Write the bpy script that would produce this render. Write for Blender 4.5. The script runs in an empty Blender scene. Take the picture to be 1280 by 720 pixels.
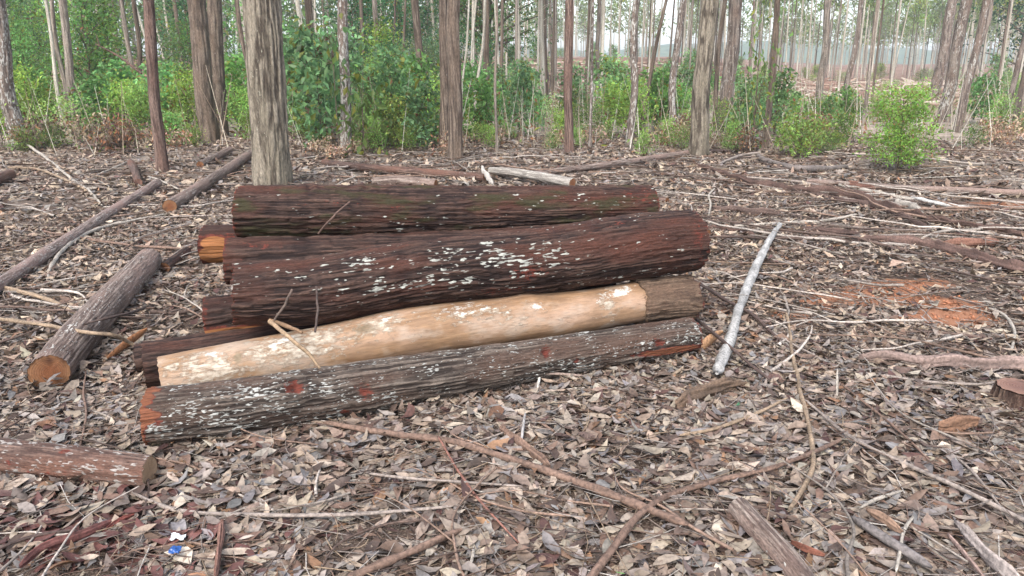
import bpy, math, random
import numpy as np
from mathutils import Vector, Matrix

random.seed(7)
RNG = np.random.default_rng(11)
scene = bpy.context.scene
COL = scene.collection

# ------------------------------------------------------------------ camera
CAM_H, PITCH, F = 1.5, math.radians(15.9), 967.0
cam_d = bpy.data.cameras.new("camera")
cam_d.sensor_width = 36.0
cam_d.lens = F / 1280 * 36.0
cam_d.clip_start, cam_d.clip_end = 0.05, 5000
cam = bpy.data.objects.new("camera", cam_d)
COL.objects.link(cam)
cam.location = (0, 0, CAM_H)
cam.rotation_euler = (math.pi / 2 - PITCH, 0, 0)
scene.camera = cam

# ------------------------------------------------------------------ sky and sun (thin overcast)
SUN_EL, SUN_ROT = math.radians(48), math.radians(200)
world = bpy.data.worlds.new("World")
scene.world = world
world.use_nodes = True
wn, wl = world.node_tree.nodes, world.node_tree.links
wn.clear()
sky = wn.new("ShaderNodeTexSky"); sky.sky_type = 'NISHITA'; sky.sun_disc = False
sky.sun_elevation, sky.sun_rotation = SUN_EL, SUN_ROT
sky.air_density, sky.dust_density, sky.ozone_density = 1.0, 3.0, 1.0
hs = wn.new("ShaderNodeHueSaturation"); hs.inputs['Saturation'].default_value = 0.55
bg = wn.new("ShaderNodeBackground"); bg.inputs['Strength'].default_value = 0.15
wo = wn.new("ShaderNodeOutputWorld")
wl.new(sky.outputs[0], hs.inputs['Color']); wl.new(hs.outputs[0], bg.inputs['Color']); wl.new(bg.outputs[0], wo.inputs['Surface'])
sun_d = bpy.data.lights.new("sun", 'SUN')
sun_d.energy, sun_d.angle, sun_d.color = 0.8, math.radians(25), (1.0, 0.95, 0.88)
sun = bpy.data.objects.new("sun", sun_d); COL.objects.link(sun)
# sky sun_rotation is measured clockwise from +Y
sd = Vector((math.sin(SUN_ROT) * math.cos(SUN_EL), math.cos(SUN_ROT) * math.cos(SUN_EL), math.sin(SUN_EL)))
sun.rotation_euler = sd.to_track_quat('Z', 'Y').to_euler()
sun.location = sd * 60

scene.view_settings.view_transform = 'Standard'
scene.view_settings.look = 'None'
scene.view_settings.exposure = 1.85
scene.view_settings.gamma = 1.0
scene.cycles.max_bounces = 6
scene.cycles.diffuse_bounces = 3
scene.cycles.transmission_bounces = 3
scene.cycles.volume_bounces = 1
scene.cycles.caustics_reflective = False
scene.cycles.caustics_refractive = False

# ------------------------------------------------------------------ numeric helpers
def _hash(ix, iy, iz, seed):
    h = (ix.astype(np.int64) * 374761393 + iy.astype(np.int64) * 668265263 + iz.astype(np.int64) * 2147483647 + seed * 1274126177) & 0xffffffff
    h = ((h ^ (h >> 13)) * 1274126177) & 0xffffffff
    h = (h ^ (h >> 16)) & 0xffffff
    return h.astype(np.float64) / 0x7fffff - 1.0

def vnoise(x, y, z, seed=0):
    x, y, z = np.broadcast_arrays(np.asarray(x, float), np.asarray(y, float), np.asarray(z, float))
    x0, y0, z0 = np.floor(x), np.floor(y), np.floor(z)
    fx, fy, fz = x - x0, y - y0, z - z0
    fx, fy, fz = [f * f * f * (f * (f * 6 - 15) + 10) for f in (fx, fy, fz)]
    r = 0
    for dx in (0, 1):
        for dy in (0, 1):
            for dz in (0, 1):
                w = (fx if dx else 1 - fx) * (fy if dy else 1 - fy) * (fz if dz else 1 - fz)
                r = r + w * _hash(x0 + dx, y0 + dy, z0 + dz, seed)
    return r

def fbm(x, y, z, seed=0, octv=3):
    r, a = 0, 1.0
    for o in range(octv):
        k = 2.03 ** o
        r = r + a * vnoise(x * k, y * k, z * k, seed + o * 17)
        a *= 0.5
    return r / 1.6

def smooth(a, b, t):
    t = np.clip((t - a) / (b - a), 0, 1)
    return t * t * (3 - 2 * t)

def terrain(x, y):
    x, y = np.asarray(x, float), np.asarray(y, float)
    d = np.hypot(x, y)
    h = 0.028 * vnoise(x * .8, y * .8, 0, 3) + 0.012 * vnoise(x * 2.3, y * 2.3, 0, 4)
    h = h + smooth(6, 16, d) * (0.10 * vnoise(x * .25, y * .25, 0, 5) + 0.05 * vnoise(x * .7, y * .7, 0, 6))
    slope = x / np.maximum(y, 1.0)
    wl_ = (1 - smooth(0.18, 0.42, slope)) * (y > 0)
    h = h + smooth(38, 95, d) * (2.1 * wl_ + 0.25) + smooth(40, 90, d) * 0.35 * vnoise(x * .06, y * .06, 0, 8)
    h = h + smooth(110, 260, d) * 2.2
    return h

CP, SP = math.cos(PITCH), math.sin(PITCH)
def ray(px, py):
    xc, yc = (px - 640) / F, (360 - py) / F
    return np.array([xc, CP + yc * SP, -SP + yc * CP])

def at(px, py, Y):
    d = ray(px, py); t = Y / d[1]
    return np.array([d[0] * t, Y, CAM_H + d[2] * t])

def ground(px, py, off=0.0):
    d = ray(px, py); z = 0.0
    for _ in range(8):
        t = (z + off - CAM_H) / min(d[2], -0.004)
        z = float(terrain(d[0] * t, d[1] * t))
    return np.array([d[0] * t, d[1] * t, z + off])

def depth_of(P):
    return P[..., 1] * CP - (P[..., 2] - CAM_H) * SP

def project(P):
    P = np.asarray(P, float)
    dp = depth_of(P)
    up = P[..., 1] * SP + (P[..., 2] - CAM_H) * CP
    return 640 + F * P[..., 0] / dp, 360 - F * up / dp

# ------------------------------------------------------------------ mesh helpers
def build_mesh(name, V, faces, col=None, mask=None, smooth_=True):
    """faces: list of int arrays (n,3) / (n,4)"""
    me = bpy.data.meshes.new(name)
    V = np.ascontiguousarray(V, dtype=np.float32)
    me.vertices.add(len(V)); me.vertices.foreach_set('co', V.ravel())
    faces = [np.asarray(f, np.int32) for f in faces if len(f)]
    loops = np.concatenate([f.ravel() for f in faces])
    sizes = np.concatenate([np.full(len(f), f.shape[1], np.int32) for f in faces])
    starts = np.concatenate([[0], np.cumsum(sizes)[:-1]]).astype(np.int32)
    me.loops.add(len(loops)); me.loops.foreach_set('vertex_index', loops)
    me.polygons.add(len(sizes)); me.polygons.foreach_set('loop_start', starts)
    me.polygons.foreach_set('use_smooth', np.full(len(sizes), smooth_, dtype=bool))
    for nm, arr in (('col', col), ('mask', mask)):
        if arr is not None:
            a = me.attributes.new(nm, 'FLOAT_COLOR', 'POINT')
            arr = np.asarray(arr, np.float32)
            if arr.shape[1] == 3:
                arr = np.concatenate([arr, np.ones((len(arr), 1), np.float32)], 1)
            a.data.foreach_set('color', np.ascontiguousarray(arr).ravel())
    me.update(calc_edges=True)
    return me

def link(name, me, mat=None, parent=None, loc=None):
    o = bpy.data.objects.new(name, me)
    COL.objects.link(o)
    if mat is not None and not me.materials:
        me.materials.append(mat)
    if parent is not None:
        o.parent = parent
    if loc is not None:
        o.location = loc
    return o

def tag(o, label=None, cat=None, group=None, kind=None):
    if label: o['label'] = label
    if cat: o['category'] = cat
    if group: o['group'] = group
    if kind: o['kind'] = kind
    return o

def empty(name, loc, label, cat, group=None):
    o = bpy.data.objects.new(name, None); COL.objects.link(o)
    o.location = loc; o.empty_display_size = 0.1
    return tag(o, label, cat, group)

def dup(root, loc, rotz, s=(1, 1, 1), label=None, group=None, rx=0, ry=0):
    r = root.copy(); COL.objects.link(r)
    r.location = loc; r.rotation_euler = (rx, ry, rotz); r.scale = s
    if label: r['label'] = label
    if group: r['group'] = group
    for ch in root.children:
        c = ch.copy(); COL.objects.link(c); c.parent = r
        for g in ch.children:
            e = g.copy(); COL.objects.link(e); e.parent = c
    return r

def spline(pts, n):
    """Catmull-Rom through rows of pts (any width), n samples evenly by length."""
    P = np.asarray(pts, float)
    if len(P) == 2:
        t = np.linspace(0, 1, n)[:, None]
        return P[0] * (1 - t) + P[1] * t
    Q = np.vstack([2 * P[0] - P[1], P, 2 * P[-1] - P[-2]])
    out = []
    for i in range(1, len(Q) - 2):
        t = np.linspace(0, 1, 24, endpoint=False)[:, None]
        a, b, c, d = Q[i - 1], Q[i], Q[i + 1], Q[i + 2]
        out.append(0.5 * (2 * b + (c - a) * t + (2 * a - 5 * b + 4 * c - d) * t ** 2 + (3 * b - a - 3 * c + d) * t ** 3))
    S = np.vstack(out + [P[-1:]])
    L = np.concatenate([[0], np.cumsum(np.linalg.norm(np.diff(S[:, :3], axis=0), axis=1))])
    u = np.linspace(0, L[-1], n)
    return np.stack([np.interp(u, L, S[:, k]) for k in range(S.shape[1])], 1)

def frames(C, up=(0, 0, 1)):
    T = np.gradient(C, axis=0); T /= np.linalg.norm(T, axis=1)[:, None] + 1e-12
    N = np.zeros_like(T)
    n = np.asarray(up, float); n = n - T[0] * n.dot(T[0])
    if np.linalg.norm(n) < 1e-3:
        n = np.array([1.0, 0, 0]); n = n - T[0] * n.dot(T[0])
    for i in range(len(T)):
        n = n - T[i] * n.dot(T[i]); n = n / (np.linalg.norm(n) + 1e-12); N[i] = n
    return T, N, np.cross(N, T)

def sweep(C, R, nv, amp=0.0, fl=3.0, ft=50.0, seed=0, flat=1.0, lump=0.0, tilt0=0.0, tilt1=0.0, jag=0.0, sharp=.75):
    """tube round centre line C (n,3) with radii R (n). Returns V, quads, S, TH, ridge(0..1)"""
    n = len(C)
    T, N, B = frames(C)
    th = np.linspace(0, 2 * np.pi, nv, endpoint=False)
    S = np.concatenate([[0], np.cumsum(np.linalg.norm(np.diff(C, axis=0), axis=1))])
    SS, TH = np.meshgrid(S, th, indexing='ij')
    rb = float(np.mean(R))
    cy, cz = np.cos(TH) * rb, np.sin(TH) * rb
    disp = np.zeros_like(SS); ridge = np.full_like(SS, .5)
    if amp > 0:
        wx = 0.4 * vnoise(SS * fl * .8, cy * 22, cz * 22, seed + 5)
        q = (SS * fl, cy * ft + wx, cz * ft + wx)
        a = vnoise(*q, seed=seed)
        b = vnoise(q[0] * 4.2, q[1] * 1.5, q[2] * 1.5, seed=seed + 31)
        ridge = np.clip(1 - np.abs(a) * 2.1 * sharp, 0, 1) * .62 + np.clip(1 - np.abs(b) * 2, 0, 1) * .38
        ridge = 1 - ridge                       # cracks are the thin lines
        disp += amp * (ridge - .55) * 1.3
    if lump > 0:
        disp += lump * fbm(SS * 2.2, cy * 7, cz * 7, seed + 77, 2)
    RR = R[:, None] + disp
    V = C[:, None, :] + (np.cos(TH) * RR)[..., None] * N[:, None, :] + (np.sin(TH) * RR * flat)[..., None] * B[:, None, :]
    Lt = S[-1]
    if tilt0 or tilt1 or jag:
        e0, e1 = np.exp(-SS / 0.06), np.exp(-(Lt - SS) / 0.06)
        j = jag * vnoise(np.cos(TH) * 9, np.sin(TH) * 9, 0.3, seed + 9)
        sh = (np.sin(TH) * rb * tilt0 + j) * e0 + (np.sin(TH) * rb * tilt1 - j) * e1
        V = V + sh[..., None] * T[:, None, :]
    i = np.arange(n - 1)[:, None] * nv; k = np.arange(nv)[None, :]; k2 = (k + 1) % nv
    quads = np.stack([i + k, i + nv + k, i + nv + k2, i + k2], -1).reshape(-1, 4)
    return V.reshape(-1, 3), quads, SS, TH, ridge

def cap(ringV, inset=0.985, push=0.0, rings=7, bump=0.0, seed=0):
    """disc that closes a ring of verts; normal direction push (world vec)"""
    nv = len(ringV); c = ringV.mean(0)
    Vs = []
    for r in np.linspace(1, 1 / rings, rings):
        Vs.append(c + (ringV - c) * (r * inset) + np.asarray(push))
    V = np.vstack(Vs + [c[None] + np.asarray(push)])
    if bump:
        nrm = np.asarray(push) / (np.linalg.norm(push) + 1e-9)
        V = V + nrm * (bump * vnoise(V[:, 0] * 40, V[:, 1] * 40, V[:, 2] * 40, seed))[:, None]
    k = np.arange(nv); k2 = (k + 1) % nv
    q = [np.stack([i * nv + k, i * nv + k2, (i + 1) * nv + k2, (i + 1) * nv + k], 1) for i in range(rings - 1)]
    t = np.stack([(rings - 1) * nv + k, (rings - 1) * nv + k2, np.full(nv, rings * nv)], 1)
    return V, [np.vstack(q), t]

def branch_tubes(segs, nv=5):
    """segs: list of (p0, p1, r0, r1) -> verts, quads"""
    Vs, Qs, o = [], [], 0
    for p0, p1, r0, r1 in segs:
        p0, p1 = np.asarray(p0, float), np.asarray(p1, float)
        mid = (p0 + p1) / 2 + np.array([0, 0, .06 * np.linalg.norm(p1 - p0)])
        S = spline(np.array([[*p0, r0], [*mid, (r0 + r1) / 2], [*p1, r1]]), 5)
        V, q, *_ = sweep(S[:, :3], S[:, 3], nv)
        Vs.append(V); Qs.append(q + o); o += len(V)
    return np.vstack(Vs), np.vstack(Qs)

# ------------------------------------------------------------------ materials
class Mat:
    def __init__(s, name):
        s.m = bpy.data.materials.new(name); s.m.use_nodes = True
        s.t = s.m.node_tree; s.t.nodes.clear()
    def n(s, typ, **kw):
        nd = s.t.nodes.new(typ)
        for k, v in kw.items():
            if k.startswith('_'): setattr(nd, k[1:], v)
            else:
                key = int(k[1:]) if k[0] == 'i' and k[1:].isdigit() else k.replace('__', ' ')
                if isinstance(v, bpy.types.NodeSocket): s.t.links.new(v, nd.inputs[key])
                else: nd.inputs[key].default_value = v
        return nd
    def math(s, op, a, b=0.0, clamp=False):
        nd = s.n('ShaderNodeMath', _operation=op, i0=a, i1=b); nd.use_clamp = clamp; return nd.outputs[0]
    def mix(s, f, a, b, blend='MIX'):
        nd = s.t.nodes.new('ShaderNodeMix'); nd.data_type = 'RGBA'; nd.blend_type = blend; nd.clamp_factor = True
        for idx, v in ((0, f), (6, a), (7, b)):
            if isinstance(v, bpy.types.NodeSocket): s.t.links.new(v, nd.inputs[idx])
            elif idx == 0: nd.inputs[0].default_value = v
            else: nd.inputs[idx].default_value = (*v, 1) if len(v) == 3 else v
        return nd.outputs[2]
    def ramp(s, f, stops, interp='LINEAR'):
        nd = s.t.nodes.new('ShaderNodeValToRGB'); s.t.links.new(f, nd.inputs[0]); cr = nd.color_ramp; cr.interpolation = interp
        while len(cr.elements) < len(stops): cr.elements.new(0.5)
        for e, (p, c) in zip(cr.elements, stops):
            e.position = p; e.color = (*c, 1) if not isinstance(c, (int, float)) else (c, c, c, 1)
        return nd.outputs[0]
    def range(s, f, a, b, c=0.0, d=1.0):
        nd = s.n('ShaderNodeMapRange', i0=f, i1=a, i2=b, i3=c, i4=d); nd.clamp = True; return nd.outputs[0]
    def coords(s, scale, kind='Object'):
        tc = s.n('ShaderNodeTexCoord')
        return s.n('ShaderNodeMapping', Vector=tc.outputs[kind], Scale=scale).outputs[0]
    def noise(s, vec, scale, detail=3.0, rough=.55, out=0):
        return s.n('ShaderNodeTexNoise', Vector=vec, Scale=scale, Detail=detail, Roughness=rough).outputs[out]
    def attr(s, name):
        return s.n('ShaderNodeAttribute', _attribute_name=name)
    def out(s, shader):
        o = s.n('ShaderNodeOutputMaterial'); s.t.links.new(shader, o.inputs['Surface']); return s.m
    def bsdf(s, color, rough=.8, bump=None, bstr=.4, bdist=.004, spec=.3):
        p = s.n('ShaderNodeBsdfPrincipled')
        for k, v in (('Base Color', color), ('Roughness', rough), ('Specular IOR Level', spec)):
            if isinstance(v, bpy.types.NodeSocket): s.t.links.new(v, p.inputs[k])
            else: p.inputs[k].default_value = (*v, 1) if isinstance(v, tuple) else v
        if bump is not None:
            b = s.n('ShaderNodeBump', Strength=bstr, Distance=bdist, Height=bump)
            s.t.links.new(b.outputs[0], p.inputs['Normal'])
        return p.outputs[0]

def bark_mat(name, low, high, alt, lich=(.52, .55, .48), axis='X', lich_thr=.5, exposed=(.27, .095, .045), rough=.72, streak=1.0, lscale=1.0, algae=None, sf=110, ff=200):
    m = Mat(name)
    st = (1, 1, 1)
    def sc(a, b): return (a, b, b) if axis == 'X' else (b, b, a)
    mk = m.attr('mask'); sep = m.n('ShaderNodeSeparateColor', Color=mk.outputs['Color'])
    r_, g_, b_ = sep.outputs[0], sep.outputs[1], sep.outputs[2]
    streakn = m.noise(m.coords(sc(5 if axis == 'X' else 1.6, sf)), 1.0, 5, .65)
    isn = m.noise(m.coords((1, 1, 1)), 38, 4, .65)
    broad = m.noise(m.coords(sc(1.6, 7)), 1.0, 3, .55)
    fine = m.noise(m.coords(sc(ff * .3, ff)), 1.0, 3, .6)
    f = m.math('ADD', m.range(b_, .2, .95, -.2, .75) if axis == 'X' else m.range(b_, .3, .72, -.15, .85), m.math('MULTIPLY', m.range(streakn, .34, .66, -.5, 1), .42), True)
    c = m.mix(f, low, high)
    c = m.mix(m.range(broad, .46, .66), c, alt)
    if algae:
        alg = m.noise(m.coords(sc(2.5, 9)), 1.3, 4, .6)
        c = m.mix(m.math('MULTIPLY', m.range(alg, .5, .62), mk.outputs['Alpha']), c, algae)
    c = m.mix(streak * .8, c, m.ramp(fine, [(.25, .3), (.5, 1.0), (.75, 1.7)]), 'MULTIPLY')
    # lichen flakes: crisp patches drawn out along the grain
    l1 = m.noise(m.coords(sc(22 * lscale, 70 * lscale)), 1.0, 1.5, .5)
    l2 = m.noise(m.coords(sc(7, 16)), 1.0, 2, .5)
    lv = m.math('ADD', l1, m.math('MULTIPLY', m.math('SUBTRACT', l2, .5), .55))
    thr = m.math('SUBTRACT', .93, m.math('MULTIPLY', g_, .93 - lich_thr))
    l3 = m.noise(m.coords(sc(70 * lscale, 160 * lscale)), 1.0, 2, .5)
    lm = m.range(m.math('ADD', m.math('SUBTRACT', lv, thr), m.math('MULTIPLY', m.math('SUBTRACT', l3, .5), .16)), 0.0, .05)
    lc = m.mix(m.range(isn, .35, .65), lich, tuple(x * .5 for x in lich))
    c = m.mix(m.math('MULTIPLY', lm, .92), c, lc)
    em = m.range(m.math('ADD', r_, m.math('MULTIPLY', m.math('ADD', m.math('SUBTRACT', streakn, .5), m.math('SUBTRACT', isn, .5)), 1.3)), .42, .62)
    ec = m.mix(m.range(streakn, .3, .7), tuple(x * .35 for x in exposed), exposed)
    ec = m.mix(m.range(r_, .88, 1.05), m.mix(m.range(isn, .35, .65), (.035, .010, .007), (.115, .026, .016)), ec)
    c = m.mix(em, c, ec)
    h = m.math('ADD', m.math('ADD', streakn, m.math('MULTIPLY', fine, .4)), m.math('MULTIPLY', lm, .35))
    return m.out(m.bsdf(c, rough, h, 1.0, .006 if axis == 'X' else .014, .22))

def cut_mat(name, c1, c2, c3, rings=150.0):
    m = Mat(name)
    tc = m.n('ShaderNodeTexCoord')
    mk = m.attr('mask'); rad = m.n('ShaderNodeSeparateColor', Color=mk.outputs['Color']).outputs[0]
    wob = m.noise(tc.outputs['Object'], 14, 3)
    w = m.math('SINE', m.math('MULTIPLY', m.math('ADD', rad, m.math('MULTIPLY', wob, .12)), rings * .4))
    base = m.mix(m.range(m.math('ADD', rad, m.math('MULTIPLY', m.math('SUBTRACT', wob, .5), .5)), .25, .95), c2, c1)
    base = m.mix(m.math('MULTIPLY', m.range(w, -1, 1), .35), base, c3)
    sp = m.noise(tc.outputs['Object'], 90, 4, .7)
    base = m.mix(.7, base, m.ramp(sp, [(.25, .55), (.5, 1.0), (.8, 1.35)]), 'MULTIPLY')
    saw = m.math('SINE', m.math('ADD', m.math('MULTIPLY', m.n('ShaderNodeSeparateXYZ', Vector=tc.outputs['Object']).outputs[2], 700.0), m.math('MULTIPLY', wob, 9.0)))
    base = m.mix(m.math('MULTIPLY', m.range(saw, .2, 1), .28), base, c2)
    st = m.noise(tc.outputs['Object'], 9, 2)
    base = m.mix(m.range(st, .55, .7), base, tuple(x * .35 for x in c2))
    return m.out(m.bsdf(base, .75, m.math('ADD', sp, m.math('MULTIPLY', w, .3)), .5, .002))

def col_mat(name, rough=.75, nz=120.0, bump=.35, trans=0.0, vary=.0, spec=.3, tint=None, lohi=(.65, 1.35)):
    m = Mat(name)
    a = m.attr('col'); c = a.outputs['Color']
    tc = m.n('ShaderNodeTexCoord')
    nn = m.noise(tc.outputs['Object'], nz, 3, .6)
    c = m.mix(1.0, c, m.ramp(nn, [(.25, lohi[0]), (.5, 1.0), (.78, lohi[1])]), 'MULTIPLY')
    if vary:
        oi = m.n('ShaderNodeObjectInfo')
        c = m.n('ShaderNodeHueSaturation', Hue=m.range(oi.outputs['Random'], 0, 1, .5 - vary * .07, .5 + vary * .04), Saturation=m.range(oi.outputs['Random'], 0, 1, 1 + vary * .3, 1 - vary * .2),
                Value=m.range(m.math('FRACT', m.math('MULTIPLY', oi.outputs['Random'], 7.31)), 0, 1, 1 - vary, 1 + vary), Color=c).outputs[0]
    s = m.bsdf(c, rough, nn if bump else None, bump, .003, spec)
    if trans:
        tr = m.n('ShaderNodeBsdfTranslucent', Color=c)
        mx = m.t.nodes.new('ShaderNodeMixShader'); mx.inputs[0].default_value = trans
        m.t.links.new(s, mx.inputs[1]); m.t.links.new(tr.outputs[0], mx.inputs[2]); s = mx.outputs[0]
    return m.out(s)

M = {}
M['log_dark'] = bark_mat('dark_wet_bark', (0.0095, 0.0042, 0.0035), (0.0720, 0.0415, 0.0310), (0.0560, 0.0205, 0.0130), lich=(.42, .425, .38), lich_thr=.47, algae=(.028, .024, .010))  # log barks: fissure brown, darkened further to stand in for shade between ridges
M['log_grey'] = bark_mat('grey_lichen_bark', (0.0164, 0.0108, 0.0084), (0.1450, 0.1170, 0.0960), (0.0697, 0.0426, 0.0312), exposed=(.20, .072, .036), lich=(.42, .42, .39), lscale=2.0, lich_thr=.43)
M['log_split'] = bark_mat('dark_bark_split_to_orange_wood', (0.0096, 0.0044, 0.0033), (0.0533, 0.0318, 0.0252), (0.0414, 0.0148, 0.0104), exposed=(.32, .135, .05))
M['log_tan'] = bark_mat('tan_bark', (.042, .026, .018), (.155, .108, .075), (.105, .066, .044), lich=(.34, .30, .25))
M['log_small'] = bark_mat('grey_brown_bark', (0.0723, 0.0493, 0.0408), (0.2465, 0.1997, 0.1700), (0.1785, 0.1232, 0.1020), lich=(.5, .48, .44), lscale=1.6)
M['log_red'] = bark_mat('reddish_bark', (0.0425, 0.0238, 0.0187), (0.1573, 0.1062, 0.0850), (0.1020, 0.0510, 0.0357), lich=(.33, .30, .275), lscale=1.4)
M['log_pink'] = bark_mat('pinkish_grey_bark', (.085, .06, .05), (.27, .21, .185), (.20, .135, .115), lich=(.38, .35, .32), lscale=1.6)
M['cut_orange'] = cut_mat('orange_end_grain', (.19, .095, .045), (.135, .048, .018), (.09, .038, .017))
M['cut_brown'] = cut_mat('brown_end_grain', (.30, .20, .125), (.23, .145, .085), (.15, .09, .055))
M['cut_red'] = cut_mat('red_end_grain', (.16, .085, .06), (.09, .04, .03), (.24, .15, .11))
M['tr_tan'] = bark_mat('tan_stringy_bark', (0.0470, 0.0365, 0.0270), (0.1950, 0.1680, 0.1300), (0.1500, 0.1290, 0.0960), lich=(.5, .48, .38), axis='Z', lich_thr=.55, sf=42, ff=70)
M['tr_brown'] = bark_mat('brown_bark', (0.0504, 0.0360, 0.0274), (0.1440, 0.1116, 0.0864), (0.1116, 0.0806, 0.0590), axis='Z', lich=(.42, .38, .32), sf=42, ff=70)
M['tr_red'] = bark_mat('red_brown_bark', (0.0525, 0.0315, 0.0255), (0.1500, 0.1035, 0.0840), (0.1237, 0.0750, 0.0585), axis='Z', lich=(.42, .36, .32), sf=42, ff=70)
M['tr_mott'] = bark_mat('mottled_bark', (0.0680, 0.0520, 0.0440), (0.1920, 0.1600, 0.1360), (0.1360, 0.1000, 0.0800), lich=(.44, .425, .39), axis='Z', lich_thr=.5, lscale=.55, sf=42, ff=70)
M['tr_pale'] = bark_mat('pale_hazed_bark', (.25, .225, .185), (.46, .43, .37), (.35, .315, .255), axis='Z', lich=(.6, .6, .54), sf=42, ff=70)  # pale stems; tone lightened to put haze into the far trunks' colour
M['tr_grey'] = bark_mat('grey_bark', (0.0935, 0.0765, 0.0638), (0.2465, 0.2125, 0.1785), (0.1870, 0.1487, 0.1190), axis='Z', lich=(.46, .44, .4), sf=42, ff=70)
M['leafage'] = col_mat('living_leaves', .5, 3.0, 0, .5, .28, .3, lohi=(.8, 1.2))
M['bush_leafage'] = col_mat('bush_leaves', .5, 3.0, 0, .5, 0, .3, lohi=(.85, 1.2))
M['dead_leafage'] = col_mat('dead_hanging_leaves', .8, 20.0, 0, .2, .2)
M['litter'] = col_mat('dead_leaf_litter', .6, 55.0, .5, .05, 0, .35, lohi=(.45, 1.4))
M['twig'] = col_mat('twig_bark', .8, 70.0, .8, lohi=(.38, 1.55))
M['log_pale'] = bark_mat('bleached_wood', (.14, .125, .11), (.36, .335, .30), (.26, .235, .21))

def peeled_mat():
    m = Mat('peeled_wood')
    mk = m.attr('mask'); sep = m.n('ShaderNodeSeparateColor', Color=mk.outputs['Color'])
    st = m.noise(m.coords((4, 60, 60)), 1, 5, .65)
    br = m.noise(m.coords((2.5, 8, 8)), 1, 3, .5)
    c = m.mix(m.range(st, .3, .7), (.14, .076, .038), (.29, .18, .102))
    c = m.mix(m.range(br, .45, .7), c, (.31, .205, .14))
    # flaky pale inner bark
    fl = m.noise(m.coords((17, 34, 34)), 1, 8, .78)
    blo = m.noise(m.coords((5, 9, 9)), 1, 4, .6)
    c = m.mix(m.math('MULTIPLY', m.range(blo, .5, .64), .38), c, (.34, .30, .25))
    c = m.mix(m.math('MULTIPLY', m.range(blo, .47, .36), .5), c, (.17, .105, .065))
    pm = m.range(m.math('ADD', m.math('MULTIPLY', sep.outputs[1], .60), m.math('MULTIPLY', m.math('SUBTRACT', fl, .5), 2.6)), .28, .5)
    pc = m.mix(m.range(m.noise(m.coords((30, 60, 60)), 1, 4, .7), .35, .62), (.22, .165, .115), (.41, .36, .29))
    c = m.mix(pm, c, pc)
    wm = m.range(m.math('ADD', m.math('MULTIPLY', sep.outputs[2], .7), m.math('MULTIPLY', m.math('SUBTRACT', fl, .5), 2.8)), .42, .6)
    c = m.mix(wm, c, (.52, .50, .46))
    gm = m.range(m.math('ADD', m.math('MULTIPLY', sep.outputs[0], .8), m.math('SUBTRACT', fl, .5)), .42, .6)
    c = m.mix(gm, c, (.16, .12, .075))
    ck = m.math('ABSOLUTE', m.math('SUBTRACT', m.noise(m.coords((1.3, 34, 34)), 1, 2, .5), .5))
    c = m.mix(m.range(ck, .0, .010, .55, 0), c, (.10, .06, .035))
    sp = m.noise(m.coords((25, 120, 120)), 1, 3, .6)
    c = m.mix(.55, c, m.ramp(sp, [(.28, .6), (.5, 1.0), (.8, 1.25)]), 'MULTIPLY')
    h = m.math('ADD', m.math('MULTIPLY', pm, .6), m.math('ADD', m.math('MULTIPLY', st, .35), m.math('MULTIPLY', fl, .4)))
    return m.out(m.bsdf(c, .6, h, .7, .005, .35))
M['peeled'] = peeled_mat()

def ground_mat():
    m = Mat('forest_soil')
    tc = m.n('ShaderNodeTexCoord'); pos = tc.outputs['Object']
    mk = m.attr('mask'); sep = m.n('ShaderNodeSeparateColor', Color=mk.outputs['Color'])
    n1 = m.noise(pos, 24, 6, .7); n2 = m.noise(pos, 1.1, 4, .6); n3 = m.noise(pos, 120, 4, .7)
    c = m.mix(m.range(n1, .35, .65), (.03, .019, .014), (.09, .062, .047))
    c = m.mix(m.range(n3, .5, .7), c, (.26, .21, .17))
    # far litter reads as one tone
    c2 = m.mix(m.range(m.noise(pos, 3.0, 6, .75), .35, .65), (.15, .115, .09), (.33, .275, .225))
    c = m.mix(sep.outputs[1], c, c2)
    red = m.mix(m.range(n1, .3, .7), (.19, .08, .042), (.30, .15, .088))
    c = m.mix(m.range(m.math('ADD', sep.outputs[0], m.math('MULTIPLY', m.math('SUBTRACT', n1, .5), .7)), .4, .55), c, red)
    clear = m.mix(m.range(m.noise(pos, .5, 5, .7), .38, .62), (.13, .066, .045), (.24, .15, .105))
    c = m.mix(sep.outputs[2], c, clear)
    return m.out(m.bsdf(c, .9, m.math('ADD', n1, m.math('MULTIPLY', n3, .5)), .8, .02, .2))
M['ground'] = ground_mat()

# ------------------------------------------------------------------ ground sheet
RED_SPOTS = [(1035, 380, .16, .08), (1062, 372, .22, .10), (1110, 362, .26, .10), (1128, 376, .24, .12), (1165, 374, .16, .10), (1175, 396, .28, .12), (1195, 380, .14, .12), (1140, 356, .24, .10), (1262, 258, .5, .25), (905, 393, .1, .06), (990, 395, .12, .06), (1215, 402, .16, .08)]
RED_XY = [(ground(a, b)[:2], c, d) for a, b, c, d in RED_SPOTS]
def red_amount(x, y):
    r = np.zeros_like(np.asarray(x, float))
    for (c, a, b) in RED_XY:
        q = np.hypot((x - c[0]) / (a * 1.55), (y - c[1]) / (b * 1.55))
        r = np.maximum(r, 1 - smooth(.55, 1.25, q + .35 * vnoise(x * 5, y * 5, 0, 61)))
    return r

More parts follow.
